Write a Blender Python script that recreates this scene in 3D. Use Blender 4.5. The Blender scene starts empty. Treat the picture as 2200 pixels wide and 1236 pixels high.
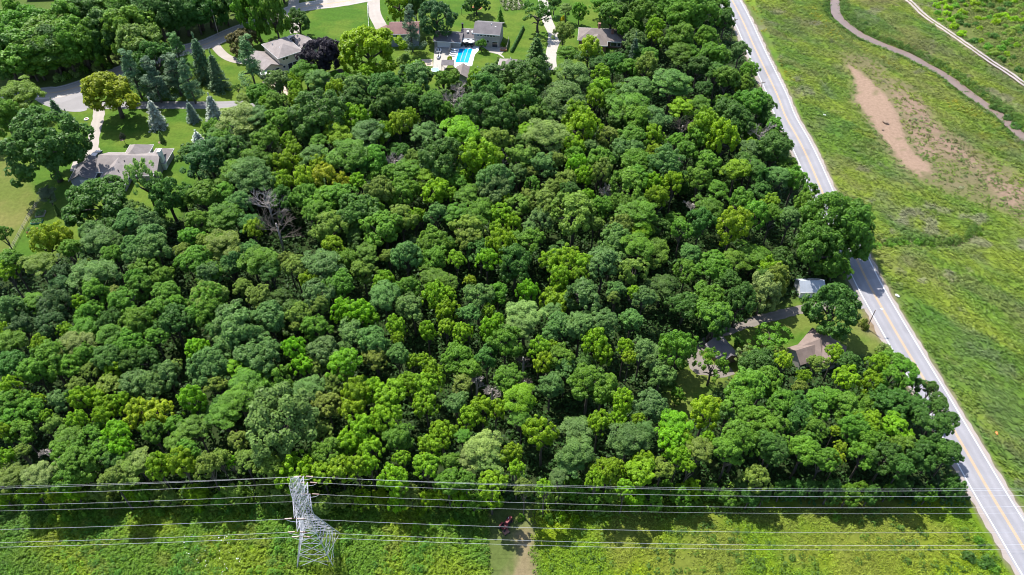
import bpy, bmesh, math, random
import numpy as np
from mathutils import Vector, Matrix
R_ = math.radians
scene = bpy.context.scene
C = scene.collection
# ---------------------------------------------------------------- camera
CAM_H, FPX, PITCH = 135.0, 1680.0, R_(45.0)
cd = bpy.data.cameras.new("camera"); cam = bpy.data.objects.new("camera", cd); C.objects.link(cam)
cam.location = (0, 0, CAM_H); cam.rotation_euler = (math.pi/2 - PITCH, 0, 0)
cd.sensor_width = 36.0; cd.lens = 36.0*FPX/2200.0; cd.clip_start = 1.0; cd.clip_end = 6000.0
scene.camera = cam
# ---------------------------------------------------------------- sky, sun, exposure
SUN_EL, SUN_AZ = R_(59.0), R_(-38.0)          # azimuth clockwise from +Y
sun_dir = Vector((math.sin(SUN_AZ)*math.cos(SUN_EL), math.cos(SUN_AZ)*math.cos(SUN_EL), math.sin(SUN_EL)))
W = bpy.data.worlds.new("World"); scene.world = W; W.use_nodes = True
nt = W.node_tree; bg = nt.nodes["Background"]
sky = nt.nodes.new("ShaderNodeTexSky"); sky.sky_type = 'NISHITA'; sky.sun_disc = False
sky.sun_elevation = SUN_EL; sky.sun_rotation = SUN_AZ
nt.links.new(sky.outputs[0], bg.inputs[0]); bg.inputs[1].default_value = 0.15
sl = bpy.data.lights.new("sun", 'SUN'); sl.energy = 5.0; sl.angle = R_(0.53); sl.color = (1.0, 0.955, 0.89)
so = bpy.data.objects.new("sun", sl); C.objects.link(so)
so.rotation_euler = sun_dir.to_track_quat('Z', 'Y').to_euler(); so.location = (0, 0, 300)
scene.view_settings.view_transform = 'Standard'; scene.view_settings.look = 'None'
scene.view_settings.exposure = 1.08; scene.view_settings.gamma = 1.0
try: scene.view_settings.use_curve_mapping = False
except Exception: pass
scene.render.engine = 'CYCLES'
scene.cycles.pixel_filter_type = 'BLACKMAN_HARRIS'; scene.cycles.filter_width = 1.05
scene.cycles.max_bounces = 6; scene.cycles.diffuse_bounces = 4; scene.cycles.transparent_max_bounces = 4
# ---------------------------------------------------------------- survey: where a spot of the photo (2200 px wide) meets the plane z
_s, _c = math.sin(PITCH), math.cos(PITCH)
def P(px, py, z=0.0):
    u, v = (px-1100)/FPX, (py-618)/FPX
    t = (CAM_H - z)/(_s + v*_c)
    return (u*t, t*(_c - v*_s))
def V(px, py, z=0.0):
    a = P(px, py, z); return Vector((a[0], a[1], z))
def mpp(px, py, z=0.0):                       # metres per photo pixel across
    return (CAM_H - z)/(_s + (py-618)/FPX*_c)/FPX
def pix(x, y, z):
    d = y*_c + (CAM_H-z)*_s
    return 1100 + FPX*x/d, 618 + FPX*((CAM_H-z)*_c - y*_s)/d
rnd = random.Random(5); NR = np.random.default_rng(11)
# ---------------------------------------------------------------- noise in numpy
_tabs = {}
def vnoise(x, y, s, seed):
    if seed not in _tabs: _tabs[seed] = np.random.default_rng(1000+seed).random((256, 256))
    T = _tabs[seed]; x = np.asarray(x)/s + 91.3; y = np.asarray(y)/s + 37.7
    ix, iy = np.floor(x).astype(int), np.floor(y).astype(int); fx, fy = x-ix, y-iy
    fx, fy = fx*fx*(3-2*fx), fy*fy*(3-2*fy); g = lambda a, b: T[a & 255, b & 255]
    return (g(ix, iy)*(1-fx)+g(ix+1, iy)*fx)*(1-fy) + (g(ix, iy+1)*(1-fx)+g(ix+1, iy+1)*fx)*fy
def fbm(x, y, s, seed, o=4):
    r, a, t = 0, 1.0, 0
    for k in range(o):
        q = .7+1.9*k+seed; cq, sq = math.cos(q), math.sin(q); r = r + a*vnoise(np.asarray(x)*cq-np.asarray(y)*sq, np.asarray(x)*sq+np.asarray(y)*cq, s/2**k, seed+17*k); t += a; a *= .55
    return r/t
def sstep(a, b, x):
    t = np.clip((x-a)/(b-a), 0, 1); return t*t*(3-2*t)
def inside(poly, x, y):
    r = np.zeros(np.shape(x), bool); n = len(poly)
    for i in range(n):
        (x1, y1), (x2, y2) = poly[i], poly[(i+1) % n]
        if y1 == y2: continue
        r ^= ((y1 > y) != (y2 > y)) & (x < (x2-x1)*(y-y1)/(y2-y1)+x1)
    return r
def linedist(pts, x, y):
    d = np.full(np.shape(x), 1e9)
    for (x1, y1), (x2, y2) in zip(pts[:-1], pts[1:]):
        dx, dy = x2-x1, y2-y1; t = np.clip(((x-x1)*dx+(y-y1)*dy)/(dx*dx+dy*dy+1e-9), 0, 1)
        d = np.minimum(d, np.hypot(x-x1-t*dx, y-y1-t*dy))
    return d
def GP(l): return [P(*p) for p in l]
def smooth_line(pts, n=6):
    p = [Vector((a[0], a[1], 0)) for a in pts]; out = []
    for i in range(len(p)-1):
        a, b, c, d = p[max(i-1, 0)], p[i], p[i+1], p[min(i+2, len(p)-1)]
        for k in range(n):
            t = k/n
            q = .5*((2*b)+(c-a)*t+(2*a-5*b+4*c-d)*t*t+(3*b-a-3*c+d)*t**3); out.append((q.x, q.y))
    out.append((p[-1].x, p[-1].y)); return out
# ---------------------------------------------------------------- objects
def tag(o, label=None, cat=None, group=None, kind=None):
    if label: o['label'] = label
    if cat: o['category'] = cat
    if group: o['group'] = group
    if kind: o['kind'] = kind
    return o
def empty(name, loc, rz=0.0):
    o = bpy.data.objects.new(name, None); C.objects.link(o); o.location = loc; o.rotation_euler = (0, 0, rz)
    o.empty_display_size = .3; return o
def link(name, me, mat=None, parent=None, loc=(0, 0, 0)):
    o = bpy.data.objects.new(name, me); C.objects.link(o); o.location = loc
    if mat is not None and not me.materials: me.materials.append(mat)
    if parent is not None: o.parent = parent
    return o
def copy_tree(o, parent=None):
    c = o.copy(); C.objects.link(c)
    if parent is not None: c.parent = parent
    for ch in list(o.children): copy_tree(ch, c)
    return c
def mesh_np(name, verts, faces, mat=None, attrs=None, smooth=False):
    """faces: (n,4) or (n,3) int array"""
    me = bpy.data.meshes.new(name); verts = np.asarray(verts, np.float32); faces = np.asarray(faces, np.int32)
    n, k = faces.shape
    me.vertices.add(len(verts)); me.vertices.foreach_set('co', verts.ravel())
    me.loops.add(n*k); me.loops.foreach_set('vertex_index', faces.ravel())
    me.polygons.add(n); me.polygons.foreach_set('loop_start', np.arange(0, n*k, k, dtype=np.int32))
    try: me.polygons.foreach_set('loop_total', np.full(n, k, np.int32))
    except Exception: pass
    if smooth: me.polygons.foreach_set('use_smooth', np.ones(n, bool))
    for nm, (dom, arr) in (attrs or {}).items():
        arr = np.asarray(arr, np.float32)
        if arr.ndim == 1:
            a = me.attributes.new(nm, 'FLOAT', dom); a.data.foreach_set('value', arr)
        else:
            a = me.attributes.new(nm, 'FLOAT_COLOR', dom)
            a.data.foreach_set('color', np.concatenate([arr, np.ones((len(arr), 1), np.float32)], 1).ravel())
    me.update(calc_edges=True); me.validate()
    if mat is not None: me.materials.append(mat)
    return me
class MB:
    """collects boxes, tubes, polygons into one mesh"""
    def __init__(s): s.v = []; s.f = []
    def poly(s, pts):
        n = len(s.v); s.v += [tuple(p) for p in pts]; s.f.append(tuple(range(n, n+len(pts)))); return s
    def box(s, x0, x1, y0, y1, z0, z1, M=None):
        n = len(s.v); p = [Vector((x, y, z)) for z in (z0, z1) for x, y in ((x0, y0), (x1, y0), (x1, y1), (x0, y1))]
        s.v += [tuple(M @ q if M else q) for q in p]
        s.f += [tuple(n+i for i in q) for q in ((3, 2, 1, 0), (4, 5, 6, 7), (0, 1, 5, 4), (1, 2, 6, 5), (2, 3, 7, 6), (3, 0, 4, 7))]; return s
    def tube(s, pts, rad, n=6, cap=True):
        pts = [Vector(p) for p in pts]; rads = rad if isinstance(rad, (list, tuple)) else [rad]*len(pts); b = len(s.v)
        for i, p in enumerate(pts):
            d = (pts[min(i+1, len(pts)-1)]-pts[max(i-1, 0)]).normalized()
            u = d.cross(Vector((0, 0, 1)) if abs(d.z) < .9 else Vector((1, 0, 0))).normalized(); w = d.cross(u)
            for k in range(n):
                a = 2*math.pi*k/n; s.v.append(tuple(p+(u*math.cos(a)+w*math.sin(a))*rads[i]))
        for i in range(len(pts)-1):
            for k in range(n):
                a, c = b+i*n+k, b+i*n+(k+1) % n; s.f.append((a, a+n, c+n, c))
        if cap:
            s.f.append(tuple(b+k for k in range(n))); e = b+(len(pts)-1)*n; s.f.append(tuple(e+k for k in reversed(range(n))))
        return s
    def disc(s, c, r, h, n=12, r2=None):
        c = Vector(c); return s.tube([c, c+Vector((0, 0, h))], [r, r if r2 is None else r2], n)
    def mesh(s, name, mat, smooth=False):
        me = bpy.data.meshes.new(name); me.from_pydata(s.v, [], s.f); me.update()
        bm = bmesh.new(); bm.from_mesh(me); bmesh.ops.recalc_face_normals(bm, faces=bm.faces); bm.to_mesh(me); bm.free()
        if smooth: me.polygons.foreach_set('use_smooth', [True]*len(me.polygons))
        if mat: me.materials.append(mat)
        return me
    def obj(s, name, mat, parent=None, smooth=False, loc=(0, 0, 0)):
        return link(name, s.mesh(name, mat, smooth), None, parent, loc)
# ---------------------------------------------------------------- materials
def newmat(name):
    m = bpy.data.materials.new(name); m.use_nodes = True
    return m, m.node_tree, m.node_tree.nodes["Principled BSDF"]
def N(t, typ, **kw):
    n = t.nodes.new(typ)
    for k, v in kw.items(): setattr(n, k, v)
    return n
def mixc(t, fac, a, b, mode='MIX'):
    m = N(t, "ShaderNodeMix", data_type='RGBA', blend_type=mode)
    for i, v in ((0, fac), (6, a), (7, b)):
        if hasattr(v, 'is_output'): t.links.new(v, m.inputs[i])
        else: m.inputs[i].default_value = v if i == 0 else (*v[:3], 1)
    return m.outputs[2]
def noisetex(t, scale, detail=4, rough=.6, co=None, stretch=None):
    tc = N(t, "ShaderNodeTexCoord"); src = tc.outputs['Object'] if co is None else co
    if stretch:
        mp = N(t, "ShaderNodeMapping"); t.links.new(src, mp.inputs[0]); mp.inputs['Scale'].default_value = stretch; src = mp.outputs[0]
    n = N(t, "ShaderNodeTexNoise"); n.inputs['Scale'].default_value = scale; n.inputs['Detail'].default_value = detail
    n.inputs['Roughness'].default_value = rough; t.links.new(src, n.inputs['Vector']); return n.outputs[0]
def ramp(t, x, a, b, lo=0.0, hi=1.0):
    r = N(t, "ShaderNodeMapRange"); t.links.new(x, r.inputs[0])
    for i, v in ((1, a), (2, b), (3, lo), (4, hi)): r.inputs[i].default_value = v
    return r.outputs[0]
KW = .80
def matte(name, col, rough=.8, var=.25, scale=2.0, spec=.3, metal=0.0, bump=0.0, col2=None):
    col = tuple(KW*c for c in col)
    m, t, p = newmat(name); n = noisetex(t, scale)
    a = tuple(c*(1-var) for c in col); b = tuple(min(1, c*(1+var)) for c in col) if col2 is None else col2
    t.links.new(mixc(t, ramp(t, n, .3, .7), a, b), p.inputs['Base Color'])
    p.inputs['Roughness'].default_value = rough; p.inputs['Specular IOR Level'].default_value = spec; p.inputs['Metallic'].default_value = metal
    if bump:
        bn = N(t, "ShaderNodeBump"); bn.inputs['Strength'].default_value = bump; bn.inputs['Distance'].default_value = .05
        t.links.new(noisetex(t, scale*6), bn.inputs['Height']); t.links.new(bn.outputs[0], p.inputs['Normal'])
    return m
def shingles(name, col, var=.2):
    col = tuple(KW*c for c in col)
    m, t, p = newmat(name); tc = N(t, "ShaderNodeTexCoord")
    n1 = noisetex(t, .5, 4); n2 = noisetex(t, 7.0, 3, .7)
    wv = N(t, "ShaderNodeTexWave"); wv.bands_direction = 'Z'; wv.inputs['Scale'].default_value = 2.2; wv.inputs['Distortion'].default_value = 1.2
    t.links.new(tc.outputs['Object'], wv.inputs['Vector'])
    c = mixc(t, ramp(t, n1, .3, .7), tuple(x*(1-var) for x in col), tuple(x*(1+var) for x in col))
    c = mixc(t, ramp(t, n2, .35, .7, 0, .45), c, tuple(x*.55 for x in col))
    c = mixc(t, ramp(t, wv.outputs[1], .0, 1.0, 0, .18), c, tuple(x*.45 for x in col))
    t.links.new(c, p.inputs['Base Color']); p.inputs['Roughness'].default_value = .9; p.inputs['Specular IOR Level'].default_value = .2
    return m
def leafmat(name, transl=.28, tintamt=.5, sheen=.25, gloss=.5):
    m, t, p = newmat(name); out = t.nodes["Material Output"]
    oi = N(t, "ShaderNodeObjectInfo"); at = N(t, "ShaderNodeAttribute", attribute_name='tint')
    mul = ramp(t, at.outputs['Fac'], 0, 1, 1-tintamt, 1+tintamt)
    vm = N(t, "ShaderNodeVectorMath", operation='SCALE'); t.links.new(oi.outputs['Color'], vm.inputs[0]); t.links.new(mul, vm.inputs['Scale'])
    hs = N(t, "ShaderNodeHueSaturation"); t.links.new(vm.outputs[0], hs.inputs['Color'])
    t.links.new(ramp(t, at.outputs['Fac'], 0, 1, .508, .492), hs.inputs['Hue'])
    t.links.new(hs.outputs[0], p.inputs['Base Color']); p.inputs['Roughness'].default_value = gloss; p.inputs['Specular IOR Level'].default_value = sheen
    tr = N(t, "ShaderNodeBsdfTranslucent"); t.links.new(hs.outputs[0], tr.inputs[0])
    mx = N(t, "ShaderNodeMixShader"); mx.inputs[0].default_value = transl
    t.links.new(p.outputs[0], mx.inputs[1]); t.links.new(tr.outputs[0], mx.inputs[2]); t.links.new(mx.outputs[0], out.inputs[0])
    return m
def weedmat(name):
    m, t, p = newmat(name); out = t.nodes["Material Output"]
    at = N(t, "ShaderNodeAttribute", attribute_name='col')
    t.links.new(at.outputs['Color'], p.inputs['Base Color']); p.inputs['Roughness'].default_value = .6; p.inputs['Specular IOR Level'].default_value = .2
    tr = N(t, "ShaderNodeBsdfTranslucent"); t.links.new(at.outputs['Color'], tr.inputs[0])
    mx = N(t, "ShaderNodeMixShader"); mx.inputs[0].default_value = .25
    t.links.new(p.outputs[0], mx.inputs[1]); t.links.new(tr.outputs[0], mx.inputs[2]); t.links.new(mx.outputs[0], out.inputs[0]); return m
def groundmat():
    m, t, p = newmat("ground"); at = N(t, "ShaderNodeAttribute", attribute_name='col')
    n1 = noisetex(t, 1.1, 5, .65); n2 = noisetex(t, 6.0, 3, .7)
    c = mixc(t, ramp(t, n1, .3, .7, 0, .5), at.outputs['Color'], (.35, .36, .3), 'MULTIPLY')
    c = mixc(t, ramp(t, n2, .4, .7, 0, .35), c, (.5, .5, .4), 'MULTIPLY')
    t.links.new(c, p.inputs['Base Color']); p.inputs['Roughness'].default_value = .95; p.inputs['Specular IOR Level'].default_value = .1
    bn = N(t, "ShaderNodeBump"); bn.inputs['Strength'].default_value = .5; bn.inputs['Distance'].default_value = .25
    t.links.new(n1, bn.inputs['Height']); t.links.new(bn.outputs[0], p.inputs['Normal']); return m
def roadmat(name, col, dark):
    col = tuple(KW*c for c in col); dark = tuple(KW*c for c in dark)
    m, t, p = newmat(name)
    n1 = noisetex(t, .25, 4); n2 = noisetex(t, 3.0, 4, .7)
    at = N(t, "ShaderNodeAttribute", attribute_name='track')
    c = mixc(t, ramp(t, n1, .3, .7), tuple(x*.9 for x in col), tuple(x*1.08 for x in col))
    c = mixc(t, ramp(t, n2, .45, .75, 0, .3), c, dark)
    c = mixc(t, ramp(t, at.outputs['Fac'], 0, 1, 0, .5), c, dark)
    n3 = noisetex(t, .09, 2, .4); c = mixc(t, ramp(t, n3, .60, .615, 0, .3), c, dark)
    t.links.new(c, p.inputs['Base Color']); p.inputs['Roughness'].default_value = .85; p.inputs['Specular IOR Level'].default_value = .3; return m
M = {}
M['leaf'] = leafmat("leaf", .45, .4); M['leaf_soft'] = leafmat("leaf_soft", .45, .35, .3, .55)
M['needle'] = leafmat("needle", .1, .45, .3, .6)
M['bark'] = matte("bark", (.10, .085, .07), .95, .35, 3, bump=.6); M['deadwood'] = matte("deadwood", (.36, .32, .29), .9, .25, 3)
M['weed'] = weedmat("weed"); M['ground'] = groundmat()
M['asphalt'] = roadmat("asphalt", (.275, .27, .29), (.155, .155, .168)); M['lane'] = roadmat("lane", (.26, .247, .247), (.16, .152, .148))
M['concrete'] = roadmat("concrete", (.36, .32, .283), (.235, .207, .18)); M['gravel'] = roadmat("gravel", (.2, .175, .15), (.12, .105, .09))
M['shoulder'] = roadmat("shoulder", (.29, .25, .225), (.18, .165, .135))
M['white_line'] = matte("white_line", (.72, .72, .72), .7, .12, 6); M['yellow_line'] = matte("yellow_line", (.62, .36, .09), .7, .15, 6)
M['roof_grey'] = shingles("roof_grey", (.285, .25, .238)); M['roof_dark'] = shingles("roof_dark", (.115, .105, .105)); M['roof_brown'] = shingles("roof_brown", (.235, .18, .155))
M['roof_taupe'] = shingles("roof_taupe", (.22, .185, .17)); M['roof_red'] = shingles("roof_red", (.215, .125, .115)); M['roof_slate'] = shingles("roof_slate", (.165, .15, .155))
M['roof_white'] = shingles("roof_white", (.42, .46, .52), .12)
M['cream'] = matte("cream", (.62, .57, .44), .8, .07, 1.5); M['siding'] = matte("siding", (.36, .34, .31), .8, .07, 1.5); M['white'] = matte("white", (.78, .78, .76), .6, .06, 2)
M['bluegrey'] = matte("bluegrey", (.28, .30, .36), .8, .1, 2); M['brick'] = matte("brick", (.25, .13, .10), .9, .25, 5)
M['glass'] = matte("glass", (.03, .035, .045), .08, .2, 1, spec=.7); M['dark'] = matte("dark", (.03, .03, .032), .6, .2, 3)
M['steel'] = matte("steel", (.44, .44, .47), .5, .15, 2, metal=.1); M['wire'] = matte("wire", (.66, .66, .68), .4, .05, 1, metal=.2)
M['wood'] = matte("wood", (.20, .14, .10), .9, .3, 4); M['deck'] = matte("deck", (.45, .36, .28), .9, .15, 2); M['pale_wood'] = matte("pale_wood", (.42, .36, .30), .9, .2, 3)
M['paving'] = matte("paving", (.36, .33, .29), .85, .1, 1.5); M['terracotta'] = matte("terracotta", (.42, .17, .08), .85, .2, 3)
M['car_dark'] = matte("car_dark", (.035, .045, .075), .2, .1, 1, spec=.6); M['tyre'] = matte("tyre", (.02, .02, .02), .9, .1, 3)
M['red'] = matte("red", (.20, .03, .035), .5, .25, 3); M['plastic_white'] = matte("plastic_white", (.82, .82, .82), .4, .04, 2)
M['green_paint'] = matte("green_paint", (.06, .22, .14), .6, .2, 2); M['orange'] = matte("orange", (.7, .22, .06), .6, .2, 2)
M['insulator'] = matte("insulator", (.16, .05, .035), .3, .2, 4); M['blue'] = matte("blue", (.25, .42, .62), .5, .15, 2); M['ygold'] = matte("ygold", (.7, .5, .05), .6, .1, 2)
def watermat(name, col, rough, ripple, sc):
    col = tuple(KW*c for c in col)
    m, t, p = newmat(name); n = noisetex(t, sc, 3)
    t.links.new(mixc(t, ramp(t, n, .3, .7), tuple(c*.88 for c in col), tuple(c*1.1 for c in col)), p.inputs['Base Color'])
    p.inputs['Roughness'].default_value = rough; p.inputs['Specular IOR Level'].default_value = .4
    b = N(t, "ShaderNodeBump"); b.inputs['Strength'].default_value = ripple; b.inputs['Distance'].default_value = .03
    t.links.new(noisetex(t, sc*6), b.inputs['Height']); t.links.new(b.outputs[0], p.inputs['Normal']); return m
M['creek'] = watermat("creek", (.175, .125, .10), .3, .3, .4); M['pool'] = watermat("pool", (.0, .30, .66), .08, .5, .5)
# ---------------------------------------------------------------- the ground: one sheet to the horizon, coloured by what grows where
ROAD_C = smooth_line(GP([(1535, -70), (1553, -38), (1573, 1), (1595, 44), (1622, 104), (1668, 200), (1687, 249), (1714, 297), (1738, 346), (1763, 404), (1775, 433), (1808, 495), (1839, 554), (1860, 598), (1878, 632), (1898, 667), (1928, 719), (1963, 778), (2010, 857), (2050, 926), (2082, 981), (2112, 1033), (2139, 1079), (2169, 1128), (2203, 1184), (2240, 1245), (2290, 1325), (2360, 1440)]), 4)
LROAD_C = smooth_line(GP([(-120, 250), (0, 222), (75, 203), (126, 198), (184, 181), (246, 158), (320, 131), (404, 105), (446, 94), (494, 72), (546, 53), (612, 28), (657, 14), (723, 6), (800, -8), (900, -30)]), 4)
LANE_C = smooth_line(GP([(150, 222), (220, 226), (345, 226), (430, 226), (500, 225), (560, 222), (600, 214)]), 4)
DRIVE1 = smooth_line(GP([(214, 226), (212, 250), (204, 285), (199, 310), (198, 325), (198, 345)]), 4)
DRIVE2 = smooth_line(GP([(803, -40), (803, 0), (805, 30), (818, 56), (822, 72)]), 4)
DRIVE3 = smooth_line(GP([(462, 97), (470, 108), (484, 121), (505, 130), (540, 135)]), 4)
DRIVE4 = smooth_line(GP([(1160, -40), (1166, 0), (1176, 45), (1192, 80), (1186, 105), (1183, 130), (1186, 150)]), 4)
DRIVE5 = smooth_line(GP([(1850, 648), (1800, 655), (1735, 662), (1680, 674), (1625, 689), (1580, 703), (1545, 718), (1515, 738), (1490, 765), (1498, 790), (1540, 800), (1572, 793)]), 4)
DRIVE6 = smooth_line(GP([(640, -30), (628, 22), (632, 55), (636, 72)]), 3)
CREEK_C = smooth_line(GP([(1790, -50), (1795, 0), (1796, 23), (1810, 42), (1839, 65), (1868, 81), (1916, 101), (1958, 118), (1992, 138), (2030, 158), (2072, 189), (2112, 218), (2152, 246), (2192, 284), (2250, 325), (2330, 380)]), 4)
TRACK_C = smooth_line(GP([(1900, -40), (1946, 0), (1960, 11), (1985, 36), (2029, 66), (2081, 102), (2128, 135), (2167, 160), (2200, 184), (2260, 225), (2340, 280)]), 4)
DITCH_C = smooth_line(GP([(1870, 523), (1900, 526), (1935, 522), (1985, 523), (2030, 526), (2062, 523), (2088, 508), (2112, 492)]), 4)
FOREST = GP([(-260, 640), (-40, 545), (60, 575), (160, 540), (200, 505), (330, 500), (395, 470), (425, 400), (440, 330), (500, 270), (560, 245), (610, 225), (640, 205), (760, 205), (900, 200), (1000, 190), (1090, 195), (1180, 180), (1240, 165), (1290, 130), (1350, 100), (1345, 40), (1290, -10), (1480, -60), (1520, -20), (1560, 40), (1600, 135), (1660, 260), (1720, 385), (1755, 450), (1815, 560), (1800, 600), (1700, 640), (1600, 690), (1530, 730), (1470, 780), (1425, 840), (1420, 900), (1500, 890), (1545, 830), (1640, 790), (1790, 765), (1880, 772), (1960, 850), (2020, 950), (2068, 1050), (2080, 1085), (1600, 1075), (1000, 1085), (600, 1065), (300, 1085), (-100, 1080), (-400, 1090)])
FARMLAWN = GP([(1500, 770), (1560, 705), (1700, 650), (1820, 600), (1850, 645), (1895, 715), (1900, 755), (1800, 770), (1640, 790), (1545, 830), (1500, 890), (1420, 900), (1425, 830)])
NLAWN = GP([(-300, 420), (0, 300), (60, 210), (190, 185), (600, 40), (790, -20), (1300, -60), (1340, 40), (1345, 100), (1240, 170), (1100, 200), (640, 215), (440, 330), (400, 470), (210, 510), (60, 560), (-300, 640)])
PALEFIELD = GP([(-300, 250), (0, 300), (50, 380), (95, 430), (20, 540), (-300, 700)])
FRONT_L = GP([(-420, 1070), (300, 1062), (640, 1075), (1049, 1100), (1050, 1420), (-500, 1420)])
FRONT_R = GP([(1140, 1095), (1600, 1068), (2085, 1068), (2200, 1250), (2330, 1420), (1160, 1420), (1153, 1236), (1143, 1180), (1150, 1140)])
MOWN = GP([(1045, 1095), (1148, 1095), (1157, 1135), (1151, 1180), (1162, 1240), (1168, 1420), (1042, 1420)])
HAY = GP([(1095, 1150), (1138, 1128), (1148, 1140), (1141, 1180), (1154, 1236), (1158, 1400), (1075, 1400), (1085, 1236), (1118, 1190)])
MUD1 = GP([(1820, 135), (1840, 149), (1861, 165), (1892, 193), (1911, 215), (1930, 247), (1941, 275), (1950, 303), (1965, 330), (2000, 357), (2006, 380), (1977, 380), (1958, 368), (1936, 345), (1920, 325), (1902, 302), (1881, 275), (1856, 242), (1838, 213), (1846, 190), (1830, 165)])
MUD2 = GP([(1912, 184), (1945, 192), (1968, 210), (1990, 240), (2015, 275), (2040, 302), (2110, 352), (2200, 400), (2290, 470), (2290, 520), (2200, 462), (2165, 440), (2125, 395), (2070, 345), (2010, 330), (1985, 345), (1965, 310), (1950, 270), (1935, 230)])
SILT = GP([(1800, 110), (1870, 120), (1960, 185), (2040, 280), (2180, 360), (2320, 440), (2320, 600), (2180, 470), (2060, 420), (1990, 400), (1930, 370), (1880, 300), (1830, 220)])
SCRUB = GP([(1990, -60), (2600, -60), (2600, 420), (2200, 168), (2100, 100), (2030, 50)])
PALELANE = GP([(57, 200), (190, 188), (178, 202), (180, 222), (186, 237), (150, 240), (95, 226)])

def axis(a, b, st, far):
    core = np.arange(a, b+st*.5, st); k = np.cumsum(st*1.45**np.arange(1, 40)); k = k[k < far]
    return np.concatenate([(a-k)[::-1], core, b+k])
gx, gy = axis(-238, 238, .85, 2600), axis(38, 312, .85, 2600)
GX, GY = np.meshgrid(gx, gy)
inwin = (np.abs(GX) < 240) & (GY > 36) & (GY < 315)
wob = (fbm(GX, GY, 5, 3)-.5)*3.0; wob2 = (fbm(GX, GY, 5, 4)-.5)*3.0
def blur(a, k):
    for _ in range(k):
        p = np.pad(a, 1, mode='edge'); a = (p[1:-1, 1:-1]*2+p[:-2, 1:-1]+p[2:, 1:-1]+p[1:-1, :-2]+p[1:-1, 2:])/6
    return a
def mask(poly, k=2, w=1.0): return blur(inside(poly, GX+wob*w, GY+wob2*w).astype(float), k)
road_x = np.interp(GY, [p[1] for p in ROAD_C][::-1], [p[0] for p in ROAD_C][::-1])
d_road, d_creek, d_track, d_ditch = (linedist(l, GX, GY) for l in (ROAD_C, CREEK_C, TRACK_C, DITCH_C))
right = (GX > road_x).astype(float)
m_forest, m_lawn, m_farm, m_pale = mask(FOREST, 3), mask(NLAWN, 2, .3), mask(FARMLAWN, 2, .5), mask(PALEFIELD, 2, .4)
m_fl, m_fr, m_mown, m_hay = mask(FRONT_L, 2, .5), mask(FRONT_R, 2, .3), mask(MOWN, 1, .3), mask(HAY, 2, .5)
m_m1, m_m2, m_silt, m_scrub = mask(MUD1, 1, .7), mask(MUD2, 1, 1.2), mask(SILT, 6, 2.5), mask(SCRUB, 3)
# heights
hz = (fbm(GX, GY, 26, 7)-.5)*1.6*sstep(5, 22, np.where(right > 0, d_road, 0))*right
hz += -.55*np.exp(-((d_road-6.3)/1.7)**2)*right
hz += -1.5*(1-sstep(1.2, 4.2, d_creek)) + .35*np.exp(-((d_creek-7.5)/2.5)**2)*right
hz += -.7*(1-sstep(.3, 1.8, d_ditch))
hz *= 1-.9*np.clip(m_m1+m_m2*.7, 0, 1)
hz += .25*(fbm(GX, GY, 3.2, 8)-.5)*(m_fl+m_fr*.5+right*.7*sstep(4, 8, d_road))*(1-m_m1)
hz += -.12*(d_road < 4.6)*(1-right) + -.12*(d_road < 4.6)*right
hz[~inwin] = 0
HZ = hz
def ground_z(x, y):
    i = np.clip(np.searchsorted(gx, x)-1, 0, len(gx)-2); j = np.clip(np.searchsorted(gy, y)-1, 0, len(gy)-2)
    fx, fy = (x-gx[i])/(gx[i+1]-gx[i]), (y-gy[j])/(gy[j+1]-gy[j])
    return (HZ[j, i]*(1-fx)+HZ[j, i+1]*fx)*(1-fy)+(HZ[j+1, i]*(1-fx)+HZ[j+1, i+1]*fx)*fy
def col(*c): return np.array(c, float)
def lay(base, c, m):
    return base*(1-m[..., None])+np.asarray(c)*m[..., None]
def vary(a, b, t): return a*(1-t[..., None])+b*t[..., None]
nA, nB, nC = fbm(GX, GY, 14, 21), fbm(GX, GY, 5, 22), fbm(GX, GY, 40, 23)
def fieldcolor(x, y):
    """the flood-combed field right of the road: streaks run along the creek"""
    u, v = x*.82+y*.57, -x*.57+y*.82                           # v across, u along... streak direction = down-right in the photo
    s1 = fbm(u/1.0, v*.28, 9, 31); s2 = fbm(u, v*.3, 3.5, 32); s3 = fbm(x, y, 11, 33); s4 = fbm(x, y, 25, 34)
    c = vary(col(.088, .16, .016), col(.145, .195, .02), sstep(.3, .72, s1))
    c = vary(c, col(.115, .145, .048), .7*sstep(.55, .75, s3))
    c = vary(c, col(.045, .125, .022), .45*sstep(.5, .7, s2)*sstep(.6, .4, s1))
    c = vary(c, col(.165, .165, .09), .75*sstep(.66, .76, fbm(x, y, 7, 35)))       # grey dead mats
    c = vary(c, col(.13, .118, .045), .5*sstep(.55, .72, s4))
    c = vary(c, col(.16, .165, .015), .45*sstep(.62, .72, fbm(x, y, 8, 36))*sstep(.45, .6, s4))
    c = vary(c, col(.125, .115, .05), .35*sstep(.55, .7, fbm(x, y, 18, 37))*sstep(.35, .6, s2))
    c = vary(c, col(.045, .12, .014), .6*sstep(.52, .68, fbm(u, v*.4, 12, 38)))
    c = vary(c, col(.13, .125, .045), .4*sstep(.56, .66, fbm(u, v*.35, 7, 39)))
    return c*col(1.2, 1.2, 1.35)
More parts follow.
